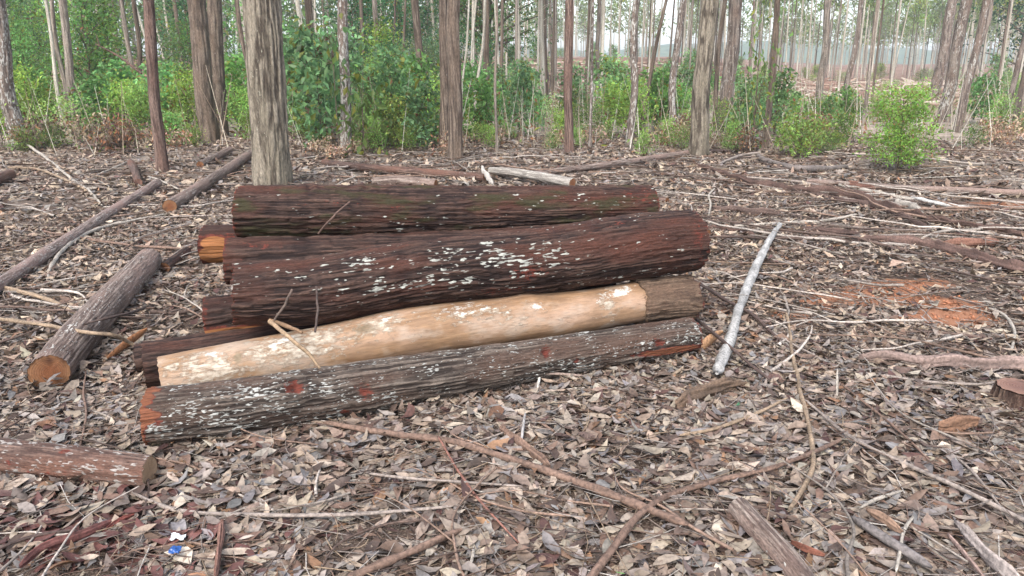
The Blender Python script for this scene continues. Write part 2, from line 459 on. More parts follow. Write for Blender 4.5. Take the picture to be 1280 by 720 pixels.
def axis_samples():
    t = np.linspace(-1, 1, 251)
    return np.sinh(t * 6.1) / np.sinh(6.1) * 720
gx = axis_samples(); gy = axis_samples() + 5.0
GX, GY = np.meshgrid(gx, gy, indexing='ij')
GZ = terrain(GX, GY)
n_ = len(gx)
ii = np.arange(n_ - 1)[:, None] * n_; jj = np.arange(n_ - 1)[None, :]
gq = np.stack([ii + jj, ii + n_ + jj, ii + n_ + jj + 1, ii + jj + 1], -1).reshape(-1, 4)
gd = np.hypot(GX, GY)
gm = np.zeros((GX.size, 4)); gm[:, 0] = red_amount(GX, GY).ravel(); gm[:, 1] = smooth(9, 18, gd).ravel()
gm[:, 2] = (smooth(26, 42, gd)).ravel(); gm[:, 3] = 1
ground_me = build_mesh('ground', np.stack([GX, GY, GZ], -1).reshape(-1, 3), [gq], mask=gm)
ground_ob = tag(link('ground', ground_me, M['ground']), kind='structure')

# distant hills
def hill(name, y0, halfw, h, x0, seed):
    xs = np.linspace(x0 - halfw, x0 + halfw, 90); ys = np.linspace(-1, 1, 13)
    X, Yn = np.meshgrid(xs, ys, indexing='ij')
    prof = (np.cos((X - x0) / halfw * np.pi) * .5 + .5) * h * (1 + .35 * vnoise(X * .012, 0, 0, seed))
    Z = prof * (1 - Yn ** 2) * (1 + .12 * vnoise(X * .05, Yn * 3, 0, seed + 3)) - 1.0 + terrain(X, y0 + Yn * 90)
    n0, n1 = X.shape
    i = np.arange(n0 - 1)[:, None] * n1; j = np.arange(n1 - 1)[None, :]
    q = np.stack([i + j, i + n1 + j, i + n1 + j + 1, i + j + 1], -1).reshape(-1, 4)
    me = build_mesh(name, np.stack([X, y0 + Yn * 90, Z], -1).reshape(-1, 3), [q])
    return tag(link(name, me, M['hill']), kind='structure')
hm = Mat('hill_forest'); hp = hm.coords((1, 1, 1))
M['hill'] = hm.out(hm.bsdf(hm.mix(hm.range(hm.noise(hp, .12, 5, .7), .35, .65), (.03, .055, .03), (.07, .10, .05)), .9))
hill('hill', 520, 330, 15, 235, 3)
hill('hill', 560, 300, 11, -60, 8)

# ------------------------------------------------------------------ logs
def px_points(pts, rest=False, lift=0.0):
    """(px, py, Y or None, r_px) -> world rows x,y,z,r. Y None: lies on the ground."""
    out = []
    for p in pts:
        px, py, Y, rp = p
        if Y is None:
            z = 0.03
            for _ in range(6):
                d = ray(px, py); t = (z - CAM_H) / d[2]; P = np.array([d[0] * t, d[1] * t, z])
                r = rp / F * depth_of(P); z = float(terrain(P[0], P[1])) + r + .008 + lift
        else:
            P = at(px, py, Y); r = rp / F * depth_of(P)
        out.append([*P, r])
    return np.array(out)

def plan_fill(pts):
    """pts (px,py,Y|None,rpx) where inner Y are None: put them on the plan line between the two ends."""
    A, B = at(*pts[0][:3]), at(*pts[-1][:3])
    res = []
    for p in pts:
        if p[2] is not None: res.append(p); continue
        Y = 0.5 * (A[1] + B[1])
        for _ in range(12):
            X = at(p[0], p[1], Y)[0]
            Yn = A[1] + (B[1] - A[1]) * (X - A[0]) / (B[0] - A[0]); Y = .5 * Y + .5 * Yn
        res.append((p[0], p[1], Y, p[3]))
    return res

LOG_AXES = []
def px_mask(Vw, C, marks):
    """soft elliptical marks on the side that faces the viewer; marks: (px,py,wx,wy,val,ang_deg)"""
    px, py = project(Vw)
    nrm = Vw - C
    face = ((-(Vw - np.array([0, 0, CAM_H]))) * nrm).sum(1) > 0
    r = np.zeros(len(Vw))
    for (mx, my, wx, wy, v, ang) in marks:
        a = math.radians(ang); dx, dy = px - mx, py - my
        u, w = dx * math.cos(a) + dy * math.sin(a), -dx * math.sin(a) + dy * math.cos(a)
        r = np.maximum(r, v * np.exp(-((u / wx) ** 2 + (w / wy) ** 2)) * face)
    return r

def make_log(name, label, W, mat, nu, nv, cut0='cut_orange', cut1='cut_orange', amp=.011, fl=4.0, ft=56, lich=.0, lich_marks=(), red_marks=(), knots=(),
             tilt0=0.0, tilt1=0.0, endwear=.6, lump=.006, seed=1, group=None, cat='log', algae=0.0, jag=.006, band=0.0, part='bark', mask_fn=None, bump_fn=None):
    root_loc = Vector(W[0, :3] * .5 + W[-1, :3] * .5)
    X = Vector(W[-1, :3] - W[0, :3]).normalized(); Y = Vector((0, 0, 1)).cross(X).normalized(); Z = X.cross(Y)
    R = Matrix((X, Y, Z)).transposed()
    root = empty(name, root_loc, label, cat, group); root.rotation_euler = R.to_euler()
    root.location.z = float(root_loc.z)
    Rn = np.array(R)
    S = spline(W, nu); loc = (S[:, :3] - np.array(root_loc)) @ Rn
    LOG_AXES.append((W[:, :3].copy(), W[:, 3].copy(), label))
    V, q, SS, TH, ridge = sweep(loc, S[:, 3], nv, amp, fl, ft, seed, lump=lump, tilt0=tilt0, tilt1=tilt1, jag=jag)
    Cc = np.repeat(loc, nv, 0)
    Vw = V @ Rn.T + np.array(root_loc); Cw = Cc @ Rn.T + np.array(root_loc)
    dirs = (V - Cc) / (np.linalg.norm(V - Cc, axis=1)[:, None] + 1e-9)
    for (kx, ky, kr, kh) in knots:
        g = px_mask(Vw, Cw, [(kx, ky, kr, kr * .8, 1.0, 0)])
        ring = g * (1 - g) * 3.2 - .9 * g ** 3
        V = V + dirs * (kh * ring)[:, None]
    if bump_fn is not None:
        V = V + dirs * bump_fn(Vw, Cw)[:, None]
    mask = np.zeros((len(V), 4)); Lt = SS.max()
    edge = np.minimum(SS, Lt - SS).ravel()
    ww = vnoise(np.cos(TH) * 3, np.sin(TH) * 3, SS * 2, seed + 3).ravel()
    mask[:, 0] = endwear * np.exp(-edge / (.018 + .02 * np.clip(ww + .3, 0, 1)))
    if band:
        bw = band * (.55 + .9 * vnoise(np.cos(TH) * 2.6, np.sin(TH) * 2.6, 0, seed + 41) + .35 * vnoise(np.cos(TH) * 11, np.sin(TH) * 11, 0, seed + 42)).ravel()
        mask[:, 0] = np.maximum(mask[:, 0], 1.8 * (1 - smooth(.7, 1.2, SS.ravel() / np.clip(bw, .004, 1))))
    if red_marks: mask[:, 0] = np.maximum(mask[:, 0], px_mask(Vw, Cw, red_marks))
    pw = fbm(SS * 1.5, np.cos(TH) * 1.5, np.sin(TH) * 1.5, seed + 8, 2).ravel()
    mask[:, 1] = np.clip(lich * (1 + .5 * pw), 0, 1)
    if lich_marks: mask[:, 1] = np.clip(mask[:, 1] + px_mask(Vw, Cw, lich_marks), 0, 1)
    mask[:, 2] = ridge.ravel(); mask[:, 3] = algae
    if mask_fn is not None: mask_fn(mask, Vw, Cw)
    me = build_mesh(part, V, [q], mask=mask)
    body = link(part, me, M[mat], root)
    for end, cm in ((0, cut0), (1, cut1)):
        if cm is None: continue
        ring = V.reshape(nu, nv, 3)[0 if end == 0 else -1]
        pd = np.array([1.0, 0, 0]) * (.004 if end == 0 else -.004)
        CV, cf = cap(ring, .975, pd, 7, 0, seed)
        A_ = np.column_stack([np.ones(nv), ring[:, 1:]]); co = np.linalg.lstsq(A_, ring[:, 0], rcond=None)[0]
        CV[:, 0] = np.column_stack([np.ones(len(CV)), CV[:, 1:]]) @ co + pd[0] + .0012 * vnoise(CV[:, 1] * 60, CV[:, 2] * 60, 0, seed)
        if end == 1: cf = [f[:, ::-1] for f in cf]
        mk = np.ones((len(CV), 4)); c = CV[-1]
        dd = np.linalg.norm(CV - c, axis=1); mk[:, 0] = dd / dd.max()
        link('cut_end', build_mesh('cut_end', CV, cf, mask=mk), M[cm], root)
    return root

PILE = 'logs stacked in the pile'
# front log lying on the leaves
W = px_points([(187, 521, None, 35), (300, 508, None, 34.5), (394, 494, None, 33), (529, 473, None, 30), (700, 446, None, 25), (864, 419, None, 22)])
make_log('log', 'lowest front log of the pile, grey bark speckled with white lichen, lying on leaves', W, 'log_grey', 260, 200, amp=.0095, ft=80, seed=3, group=PILE,
         lich=.52, lich_marks=[(300, 500, 130, 40, .22, -8), (760, 425, 120, 22, .1, -10)],
         red_marks=[(368, 485, 15, 9, .9, 0), (455, 488, 16, 12, .62, 20), (430, 515, 14, 7, .55, 0), (682, 441, 9, 9, .8, 0), (722, 450, 9, 6, .55, 0), (824, 428, 10, 7, .75, 0),
                    (838, 438, 36, 3.6, 2.6, -8), (196, 530, 10, 16, .6, 0)],
         knots=[(368, 485, 18, .012), (455, 488, 20, .008), (682, 441, 12, .012), (722, 450, 11, .007), (824, 428, 12, .010)], tilt0=.18, band=.055)
# peeled log with a collar of bark left at its right end
P_PTS = plan_fill([(203, 479, 3.2, 33), (270, 466, None, 33.5), (350, 451, None, 33.5), (400, 442, None, 33), (455, 432, None, 32.5), (490, 422, None, 32.5), (530, 414, None, 32.5), (600, 406, None, 32.5), (665, 399, None, 31), (740, 388, None, 27.5), (800, 377, None, 25.5), (862, 372, 4.29, 25)])
WP = px_points(P_PTS)
def peel_mask(mask, Vw, Cw):
    mask[:, 0] = px_mask(Vw, Cw, [(297, 448, 8, 12, 1.0, 0), (455, 412, 26, 9, .75, -10), (330, 470, 120, 6, .5, -8), (205, 465, 5, 18, .5, 0), (430, 440, 50, 5, .4, -10)])
    mask[:, 1] = px_mask(Vw, Cw, [(260, 462, 62, 24, 1.0, -10), (375, 432, 80, 24, 1.0, -12), (470, 408, 45, 16, .8, -10), (590, 392, 48, 11, .8, -5), (640, 396, 40, 12, .42, 0), (760, 378, 14, 22, .75, 0)])
    mask[:, 2] = px_mask(Vw, Cw, [(772, 366, 26, 7, 1.0, -20), (270, 443, 16, 5, .9, 0), (580, 388, 34, 9, .75, -5), (350, 428, 22, 8, .7, -20), (355, 425, 15, 6, .75, 0), (480, 400, 16, 6, .6, 0), (672, 384, 20, 5, .6, 0)])
def peel_bump(Vw, Cw):
    return .016 * px_mask(Vw, Cw, [(655, 372, 22, 16, 1, 0)]) + .008 * px_mask(Vw, Cw, [(297, 447, 10, 12, 1, 0)]) + .010 * px_mask(Vw, Cw, [(455, 405, 40, 20, 1, 0)])
peel = make_log('peeled_log', 'long pale tan log stripped of its bark, a rough bark collar at its right end', WP, 'peeled', 200, 100, 'cut_brown', 'cut_brown', amp=.0015, fl=3, ft=40, lump=.008,
                endwear=0, seed=21, group=PILE, mask_fn=peel_mask, bump_fn=peel_bump, part='peeled_wood', jag=.004)
Rn = np.array(peel.rotation_euler.to_matrix()); S = spline(WP, 400)
px_, _ = project(S[:, :3]); sel = S[px_ > 795].copy(); sel = sel[np.linspace(0, len(sel) - 1, 46).astype(int)]
locs = (sel[:, :3] - np.array(peel.location)) @ Rn
rr = sel[:, 3] + .016
locs2 = np.vstack([locs[:1], locs, locs[-1:]]); rr2 = np.concatenate([[sel[0, 3] + .001], rr, [sel[-1, 3] + .001]])
locs2[0, 0] += 1e-4; locs2[-1, 0] += 1e-4
V, q, SS, TH, rg = sweep(locs2, rr2, 170, .007, 5, 62, 44, lump=.004, jag=.022)
mk = np.zeros((len(V), 4)); mk[:, 1] = .25; mk[:, 2] = rg.ravel(); mk[:, 0] = .55 * np.exp(-(SS.max() - SS).ravel() / .02)
link('bark_collar', build_mesh('bark_collar', V, [q], mask=mk), M['log_tan'], peel)

# upper front log, dark and heavily flaked
W = px_points(plan_fill([(291, 368, 3.44, 37), (345, 366, None, 40), (400, 362, None, 41.5), (530, 340, None, 40), (676, 326, None, 40), (796, 308, None, 40.5), (864, 301, 4.38, 38)]))
FL = [(628, 326, 60, 9, .55, -6), (560, 337, 55, 7, .6, -6), (465, 357, 40, 14, .62, -6), (690, 318, 30, 16, .6, -8), (560, 352, 55, 12, .45, -8), (600, 322, 70, 16, .35, -6), (440, 330, 60, 12, .4, -6), (500, 360, 60, 14, .42, -6), (650, 345, 60, 10, .3, -5)]
FL = [(a, b, c, d, e * .75, f) for a, b, c, d, e, f in FL]
make_log('log', 'thick dark wet log at the upper front of the pile with chalky white flakes', W, 'log_dark', 280, 230, amp=.0105, ft=80, fl=4.6, jag=.013, seed=5, group=PILE, lich=.44, lich_marks=FL,
         red_marks=[(660, 342, 24, 11, .62, -8), (622, 364, 40, 6, .5, -6), (874, 305, 10, 50, .5, 0), (770, 280, 40, 6, .42, -10)],
         knots=[(510, 320, 16, .010), (668, 340, 18, .008), (340, 345, 10, .006)], tilt0=.05, endwear=.5)
# topmost log
W = px_points(plan_fill([(300, 265, 3.93, 32), (400, 265, None, 33), (530, 265, None, 32), (676, 262, None, 29), (811, 258, 4.74, 25.5)]))
make_log('log', 'topmost log of the pile, dark reddish bark with greenish lower side', W, 'log_dark', 250, 200, amp=.010, ft=80, fl=4.6, seed=9, group=PILE, lich=.38, algae=1.0,
         lich_marks=[(480, 280, 120, 14, .2, 0), (720, 264, 110, 14, .18, -6)], red_marks=[(500, 260, 30, 5, .35, 0), (808, 246, 22, 18, .5, 0), (430, 255, 60, 5, .36, 0), (790, 241, 30, 4, .45, 0)],
         knots=[(387, 236, 9, .010), (458, 236, 9, .010)], tilt0=.28)
# logs behind
W = px_points(plan_fill([(283, 327, 3.75, 29), (540, 318, None, 28), (800, 302, 4.55, 26)]))
make_log('log', 'brown log wedged between the topmost log and the thick front log', W, 'log_dark', 200, 120, seed=12, group=PILE, lich=.2, tilt0=.12, red_marks=[(330, 308, 40, 5, .45, 5), (300, 340, 10, 30, .4, 0)])
W = px_points(plan_fill([(256, 306, 4.08, 23.5), (520, 298, None, 23), (780, 287, 4.85, 20)]))
make_log('log', 'rear log under the topmost one, its left end split to bright orange wood', W, 'log_split', 160, 110, seed=15, group=PILE, lich=.15, tilt0=.3,
         red_marks=[(268, 304, 16, 8, 3, 0), (270, 318, 18, 9, 4, 0), (285, 300, 16, 8, .8, 0)])
W = px_points(plan_fill([(258, 400, 3.66, 27), (500, 366, None, 26), (760, 337, 4.5, 25)]))
make_log('log', 'log under the thick dark one, its lower left side split open to orange wood', W, 'log_split', 180, 120, seed=18, group=PILE, lich=.1, tilt0=.12,
         red_marks=[(300, 417, 60, 8, 3, -4), (360, 410, 50, 7, 2.5, -8)])
W = px_points(plan_fill([(181, 456, 3.44, 29), (450, 420, None, 28), (700, 396, 4.3, 24)]))
make_log('log', 'dark log on the ground just behind the pale peeled one', W, 'log_dark', 180, 130, amp=.009, seed=23, group=PILE, lich=.1, endwear=.2)
W = px_points(plan_fill([(170, 449, 3.66, 17), (420, 405, None, 17), (600, 385, 4.35, 16)]))
make_log('log', 'thin dark log at the back bottom of the pile, only its left end showing', W, 'log_dark', 90, 70, seed=27, group=PILE, lich=.1, endwear=.2)

# loose logs on the ground
LOOSE = 'felled logs lying loose in the clearing'
def gl(label, pts, mat, nu=150, nv=64, cut0='cut_orange', cut1='cut_orange', **k):
    k.setdefault('amp', .005); k.setdefault('ft', 80); k.setdefault('lich', .45); k.setdefault('endwear', .3); k.setdefault('lump', .004)
    return make_log('log', label, px_points(pts), mat, nu, nv, cut0, cut1, group=LOOSE, **k)
gl('short grey-barked log left of the pile with an orange sawn end', [(61, 466, None, 23), (95, 425, None, 22.5), (140, 375, None, 19), (187, 325, None, 15)], 'log_small', 220, 120, seed=31, tilt0=-.2, lich=.6, knots=[(120, 400, 8, .006)])
gl('reddish log entering at the lower left, brown sawn end towards the middle', [(-60, 563, None, 23), (0, 570, None, 22), (100, 580, None, 21), (188, 590, None, 20)], 'log_red', 220, 110, cut1='cut_brown', seed=33, lich=.85, tilt1=-.12,
   red_marks=[(80, 565, 14, 5, .6, 0), (10, 580, 20, 8, .5, 0), (60, 592, 40, 6, .45, 0)])
gl('long thin pinkish log running diagonally across the left side', [(-60, 398, None, 9.6), (0, 356, None, 8.8), (100, 290, None, 7.2), (197, 229, None, 5.4)], 'log_pink', 200, 48, seed=35, lich=.7)
gl('thin grey log with a round orange end behind the pile at left', [(212, 258, None, 8.2), (260, 228, None, 7), (314, 192, None, 5)], 'log_small', 120, 44, seed=37, tilt0=-.2, lich=.5)
gl('small grey log near the twin trees at left', [(250, 206, None, 4.5), (288, 187, None, 4)], 'log_small', 60, 32, seed=39)
gl('stubby reddish log beside the slender red tree', [(173, 228, None, 4.5), (168, 212, None, 4.8), (163, 203, None, 4.2)], 'log_red', 60, 32, seed=41, cut0='cut_red')
gl('pinkish log end poking in at the left edge', [(-40, 238, None, 8), (13, 218, None, 6.5)], 'log_red', 60, 36, seed=43, cut1='cut_red')
gl('short dark log piece lying between the grey log and the pile', [(205, 335, None, 7), (234, 314, None, 6)], 'log_dark', 50, 32, seed=45)
gl('brown fallen log lying behind the pile under the shrubs', [(405, 203, None, 4), (440, 208, None, 5), (520, 215, None, 5.2), (606, 222, None, 5)], 'log_red', 110, 32, seed=47)
gl('mossy grey-brown log lying just behind the topmost log', [(466, 227, None, 5), (500, 226, None, 6.2), (545, 230, None, 6)], 'log_small', 70, 32, seed=49)
gl('long smooth pinkish pole reaching from the pile to the big right tree', [(660, 218, None, 3.6), (760, 206, None, 4), (870, 190, None, 3.6)], 'log_small', 120, 28, seed=51, lift=0) if False else None
gl('long smooth pinkish pole reaching from the pile to the big right tree', [(660, 218, None, 3.6), (760, 206, None, 4), (868, 190, None, 3.6)], 'log_small', 120, 28, seed=51, amp=.002)
gl('long pale pole lying across the right side below the round bush', [(1010, 227, None, 4), (1090, 233, None, 4.6), (1180, 238, None, 4.8), (1320, 243, None, 4.5)], 'log_small', 140, 32, seed=53, amp=.003)
gl('thick pinkish branch section at the bottom edge', [(923, 634, None, 14), (955, 668, None, 15.5), (985, 700, None, 16), (1020, 748, None, 17)], 'log_small', 110, 60, seed=55, amp=.003, cut0='cut_brown')
gl('small log end peeking out beyond the thick dark log', [(885, 292, None, 5.5), (860, 285, None, 5.5)], 'log_red', 30, 28, seed=57)
gl('small cut branch end beside the right end of the topmost log', [(834, 251, None, 4), (800, 247, None, 4)], 'log_red', 30, 24, seed=59)

# stump at the right edge
def stump():
    c = ground(1272, 506)
    r = 31 / F * depth_of(c)
    root = empty('tree_stump', c, 'low sawn stump with dark bark and reddish top at the right edge', 'stump')
    C = np.array([[0, 0, -.05], [0, 0, .0], [.003, 0, .05], [.004, 0, .085]]); Rr = np.array([r * 1.12, r * 1.08, r, r * .97])
    S = spline(np.column_stack([C, Rr]), 24)
    V, q, SS, TH, rg = sweep(S[:, :3], S[:, 3], 90, .01, 3, 50, 71, lump=.012)
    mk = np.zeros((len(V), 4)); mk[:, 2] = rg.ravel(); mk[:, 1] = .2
    link('bark', build_mesh('bark', V, [q], mask=mk), M['stump'], root)
    CV, cf = cap(V.reshape(24, 90, 3)[-1], .96, np.array([0, 0, .004]), 8, .003, 5)
    mk = np.ones((len(CV), 4)); d = np.linalg.norm(CV - CV[-1], axis=1); mk[:, 0] = d / d.max()
    link('cut_top', build_mesh('cut_top', CV, cf, mask=mk), M['cut_red'], root)
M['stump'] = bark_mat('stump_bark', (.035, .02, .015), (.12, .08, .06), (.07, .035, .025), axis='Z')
stump()

# ------------------------------------------------------------------ branches, sticks, bark strips
C_GREY, C_PALE, C_BROWN, C_DARK, C_TAN, C_WHITE, C_RED = (.19, .158, .138), (.27, .24, .205), (.125, .08, .06), (.06, .04, .034), (.20, .145, .098), (.40, .385, .36), (.16, .058, .03)
def stick(name, label, pts, col, cat='branch', group='branches scattered over the leaves', nv=10, lift=.02, flat=1.0, amp=.12, seed=None, wob=.35, mat='twig', fl=8, ftm=1.0):
    lift = lift + .014
    """pts: (px, py, r_px[, extra lift m])"""
    seed = seed if seed is not None else (hash(label) % 997 if False else sum(map(ord, label)) % 997)
    rows = []
    for p in pts:
        g = ground(p[0], p[1], lift + (p[3] if len(p) > 3 else 0))
        r = p[2] / F * depth_of(g); rows.append([g[0], g[1], g[2] + r * .6, r])
    rows = np.array(rows)
    L = np.linalg.norm(np.diff(rows[:, :3], axis=0), axis=1).sum()
    n = int(np.clip(L / .02, 14, 150))
    S = spline(rows, n); rm = float(S[:, 3].mean())
    s = np.linspace(0, L, n)
    S[:, 0] += wob * rm * 1.5 * vnoise(s * 5, 0.5, 0, seed) ; S[:, 1] += wob * rm * 1.5 * vnoise(s * 5, 7.5, 0, seed); S[:, 2] += wob * rm * .7 * vnoise(s * 7, 3.5, 0, seed)
    S[:, 3] *= (1 + .16 * vnoise(s * 14, 2.2, 0, seed)) * np.clip(.35 + np.minimum(s, L - s) / (rm * 2.5 + .01), 0, 1)
    loc = S[:, :3] - S[n // 2, :3]
    V, q, SS, TH, rg = sweep(loc, S[:, 3], nv, amp * rm, fl, .7 * ftm / max(rm, 1e-3), seed, flat=flat)
    shade_ = .35 * (rg.ravel() - .6)
    cc = np.array(col) * (1 + .35 * vnoise(SS.ravel() * 9, np.cos(TH.ravel()), np.sin(TH.ravel()), seed + 2) + shade_)[:, None]
    ends = []
    nn = len(V)
    V = np.vstack([V, loc[:1], loc[-1:]]); cc = np.vstack([cc, np.array(col)[None] * 1.25, np.array(col)[None] * 1.25])
    k = np.arange(nv); k2 = (k + 1) % nv
    t0 = np.stack([k2, k, np.full(nv, nn)], 1)[:, ::-1]; t1 = np.stack([(n - 1) * nv + k, (n - 1) * nv + k2, np.full(nv, nn + 1)], 1)
    me = build_mesh(name, V, [q, t0, t1], col=np.clip(cc, .005, .9))
    o = link(name, me, M[mat], None, S[n // 2, :3])
    return tag(o, label, cat, group)

ST = [
 # label, points, colour
 ('thick brown branch slanting down from the front log to the bottom middle', [(405, 529, 3.5), (480, 543, 4), (560, 553, 4.2), (630, 573, 4.5), (700, 597, 5), (780, 627, 5.5), (862, 658, 6)], C_BROWN),
 ('curved brown branch rising from the bottom middle towards the right', [(730, 735, 6), (765, 690, 5.5), (800, 645, 4.5), (840, 620, 3.8), (900, 602, 3.4), (960, 588, 3), (1010, 570, 2.8), (1052, 551, 2.5)], C_BROWN),
 ('tan branch bending downward in the right foreground', [(983, 392, 1.6), (990, 440, 2.2), (1000, 490, 2.6), (1012, 540, 3), (1016, 580, 3), (1005, 610, 3), (985, 640, 2.8)], C_TAN),
 ('long straight grey branch running to the lower right corner', [(1005, 500, 1.6), (1060, 545, 2.2), (1130, 580, 2.6), (1200, 612, 3), (1300, 662, 3.2)], C_GREY),
 ('thin bent branch in front of the reddish log', [(165, 616, 2), (200, 633, 2.6), (240, 642, 2.6), (320, 645, 2.8), (420, 645, 2.6), (500, 640, 2.2), (566, 634, 2)], C_GREY),
 ('broken brown stick at the bottom edge left of the middle', [(432, 728, 6), (480, 706, 6), (505, 695, 5), (540, 680, 5), (578, 663, 4)], C_BROWN),
 ('dark weathered stick in the lower right', [(1062, 648, 5), (1085, 662, 6), (1120, 684, 6), (1165, 712, 5)], (.12, .105, .10)),
 ('thin dark branch crossing the white peeled pole', [(868, 352, 2, .05), (905, 375, 2.2, .05), (940, 395, 2.2, .02), (972, 424, 2, 0), (1000, 448, 1.5)], C_DARK),
 ('dark twig from the front log end over the white pole', [(868, 398, 2, .03), (900, 425, 2.2, .06), (930, 450, 2, .04), (965, 478, 2)], C_DARK),
 ('pale curving branch on the left between the long log and grey log', [(60, 352, 2), (63, 338, 2.2), (75, 318, 2.4), (100, 298, 2.4), (130, 285, 2.2), (165, 277, 1.8), (210, 268, 1.2)], C_PALE),
 ('tan branch at the left edge above the grey log', [(-15, 357, 3.2), (30, 367, 3), (70, 380, 2.8), (98, 396, 2.2)], C_TAN),
 ('tan branch lying over the short grey log', [(-15, 398, 2.6, .02), (50, 407, 2.6, .1), (110, 417, 2.6, .15), (140, 420, 2.6, .14), (165, 432, 2.4, .05), (190, 446, 1.6, .02)], C_TAN),
 ('dark twig across the short grey log with a knotted end', [(80, 412, 1.4, .05), (120, 402, 1.6, .18), (160, 393, 1.8, .15), (182, 385, 2, .05)], C_DARK),
 ('thin brown twig from the long log to the pile', [(55, 290, 1.6), (110, 300, 1.8), (170, 308, 1.8), (215, 311, 1.8), (254, 316, 1.6)], C_BROWN),
 ('pale straight stick beside the leftmost tree', [(32, 180, 1.5, .1), (60, 200, 1.8), (90, 225, 1.8), (112, 240, 1.6), (128, 258, 1.3)], C_PALE),
 ('brown stick parallel to the pale one at far left', [(10, 210, 1.3), (45, 212, 1.6), (80, 225, 1.8), (110, 240, 1.8)], C_TAN),
 ('pale twig between the stubby log and slender tree', [(115, 222, 1.2), (140, 212, 1.3), (165, 200, 1.2)], C_PALE),
 ('bent pale twig beyond the end of the long log', [(185, 221, 1), (200, 226, 1.3), (222, 236, 1.2), (238, 239, 1)], C_PALE),
 ('thin horizontal twig behind the pile at left', [(170, 274, 1), (230, 271, 1.1), (292, 270, 1)], C_GREY),
 ('dark twig crossing below the horizontal one', [(150, 305, 1), (200, 290, 1.2), (252, 276, 1)], C_GREY),
 ('white weathered branch lying below the pale pole', [(1034, 229, 2), (1070, 237, 2.6), (1110, 246, 3), (1145, 252, 2.8)], C_PALE),
 ('short white split branch right of the strips of bark', [(1138, 247, 2.5), (1170, 256, 3), (1216, 262, 2.4)], C_WHITE),
 ('short bleached chunk among the dark bark strips', [(1118, 254, 4), (1140, 262, 5), (1155, 269, 3)], C_PALE),
 ('grey branch stretching to the right of the white pole', [(918, 283, 1.6), (980, 280, 2), (1030, 277, 2), (1072, 269, 1.6)], C_PALE),
 ('long thin branch across the middle right', [(905, 300, 1.3), (980, 298, 1.5), (1060, 297, 1.5), (1140, 294, 1.4), (1230, 300, 1.2)], C_GREY),
 ('pale twig standing bent near the thick log right end', [(886, 271, 1.2), (888, 255, 1.2, .05), (886, 245, 1.2, .1), (893, 236, 1, .14)], C_PALE),
 ('thin curved vine at the far right', [(1234, 385, 1.4), (1255, 395, 1.8), (1268, 415, 2), (1264, 440, 2)], C_PALE),
 ('thin stick over the slab of bark', [(1100, 470, 1.6), (1160, 478, 2), (1220, 482, 2.2), (1246, 478, 1.5)], C_GREY),
 ('slim grey stick in the middle right leaves', [(955, 410, 1.4), (985, 428, 1.6), (1030, 452, 1.5)], C_GREY),
 ('slim twig in the right foreground leaves', [(1050, 480, 1.2), (1090, 512, 1.6), (1130, 545, 1.6), (1175, 590, 1.2)], C_BROWN),
 ('slanting tan twig left of the tan branch', [(850, 545, 2), (900, 535, 2.4), (945, 518, 2.2), (985, 498, 1.4)], C_TAN),
 ('thin stick in leaves below the front log', [(560, 560, 1), (620, 545, 1.2), (680, 520, 1.1), (740, 490, 1)], C_GREY),
 ('reddish twig crossing the thick brown branch', [(548, 546, 1.2, .02), (565, 575, 1.5), (590, 615, 1.6), (630, 660, 1.6), (652, 682, 1.2)], (.17, .08, .06)),
 ('short twig along the thin bent branch', [(455, 592, 1.4), (520, 600, 1.8), (590, 604, 1.8), (650, 608, 1.4)], C_GREY),
 ('white twig at the bottom edge', [(580, 722, 1.6), (590, 700, 2), (592, 684, 1.5)], C_PALE),
 ('white crooked twig at the bottom right', [(1120, 716, 1.8), (1125, 690, 2.2), (1130, 664, 2.2), (1144, 643, 1.6)], C_PALE),
 ('short pale twig in the bottom right leaves', [(1074, 636, 1.6), (1095, 625, 2.2), (1128, 614, 1.4)], C_PALE),
 ('dark branch in a slash heap near the big right tree', [(880, 190, 2.4), (910, 190, 2.8), (948, 187, 2.4)], C_DARK),
 ('grey branch below the slash heap', [(900, 205, 1.6), (925, 196, 1.8, .05), (950, 192, 1.6, .1)], C_GREY),
 ('curved dark branch in front of the low green shrubs', [(945, 196, 2.5), (965, 205, 3.4), (990, 212, 4), (1025, 213, 4), (1060, 210, 3)], (.12, .10, .09)),
 ('thin pale branch in front of the right hand shrubs', [(930, 222, 1.2), (1000, 228, 1.4), (1060, 240, 1.2)], C_GREY),
 ('thin stick bottom right beside the bark strips', [(1180, 560, 1.2), (1215, 590, 1.5), (1255, 640, 1.2)], C_GREY),
 ('short vertical twig on the right leaves', [(1046, 497, 1.4, .0), (1046, 482, 1.4, .05), (1046, 462, 1.2, .1)], C_PALE),
 ('bent twig left bottom among leaves', [(100, 560, 1.4), (108, 520, 1.6), (105, 490, 1.4), (108, 462, 1)], C_BROWN),
 ('dark stick at the far lower left', [(-10, 690, 2), (40, 672, 2.4), (95, 664, 2)], C_DARK),
]
for lab, pts, c in ST:
    stick('fallen_branch', lab, pts, c)
stick('peeled_pole', 'crooked white peeled pole lying right of the pile', [(975, 281, 3, .02), (958, 310, 4.2, .02), (940, 348, 5.6), (925, 385, 5.6), (915, 420, 6.8), (905, 450, 7), (896, 470, 6.8)], (.27, .262, .25), 'pole', None, 20, .04, wob=.15, amp=.07, fl=2)
gl('bleached white weathered log behind the pile with an orange sawn end', [(612, 212, None, 4.2), (640, 213, None, 5), (670, 219, None, 5.6), (716, 229, None, 6)], 'log_pale', 90, 40, seed=61, amp=.008, lift=.06) if False else make_log('log', 'bleached white weathered log behind the pile with an orange sawn end', px_points([(612, 213, None, 4.2), (640, 215, None, 5), (670, 220, None, 5.6), (716, 229, None, 6)], lift=.05), 'log_pale', 90, 40, group=LOOSE, amp=.008, seed=61, endwear=.2)
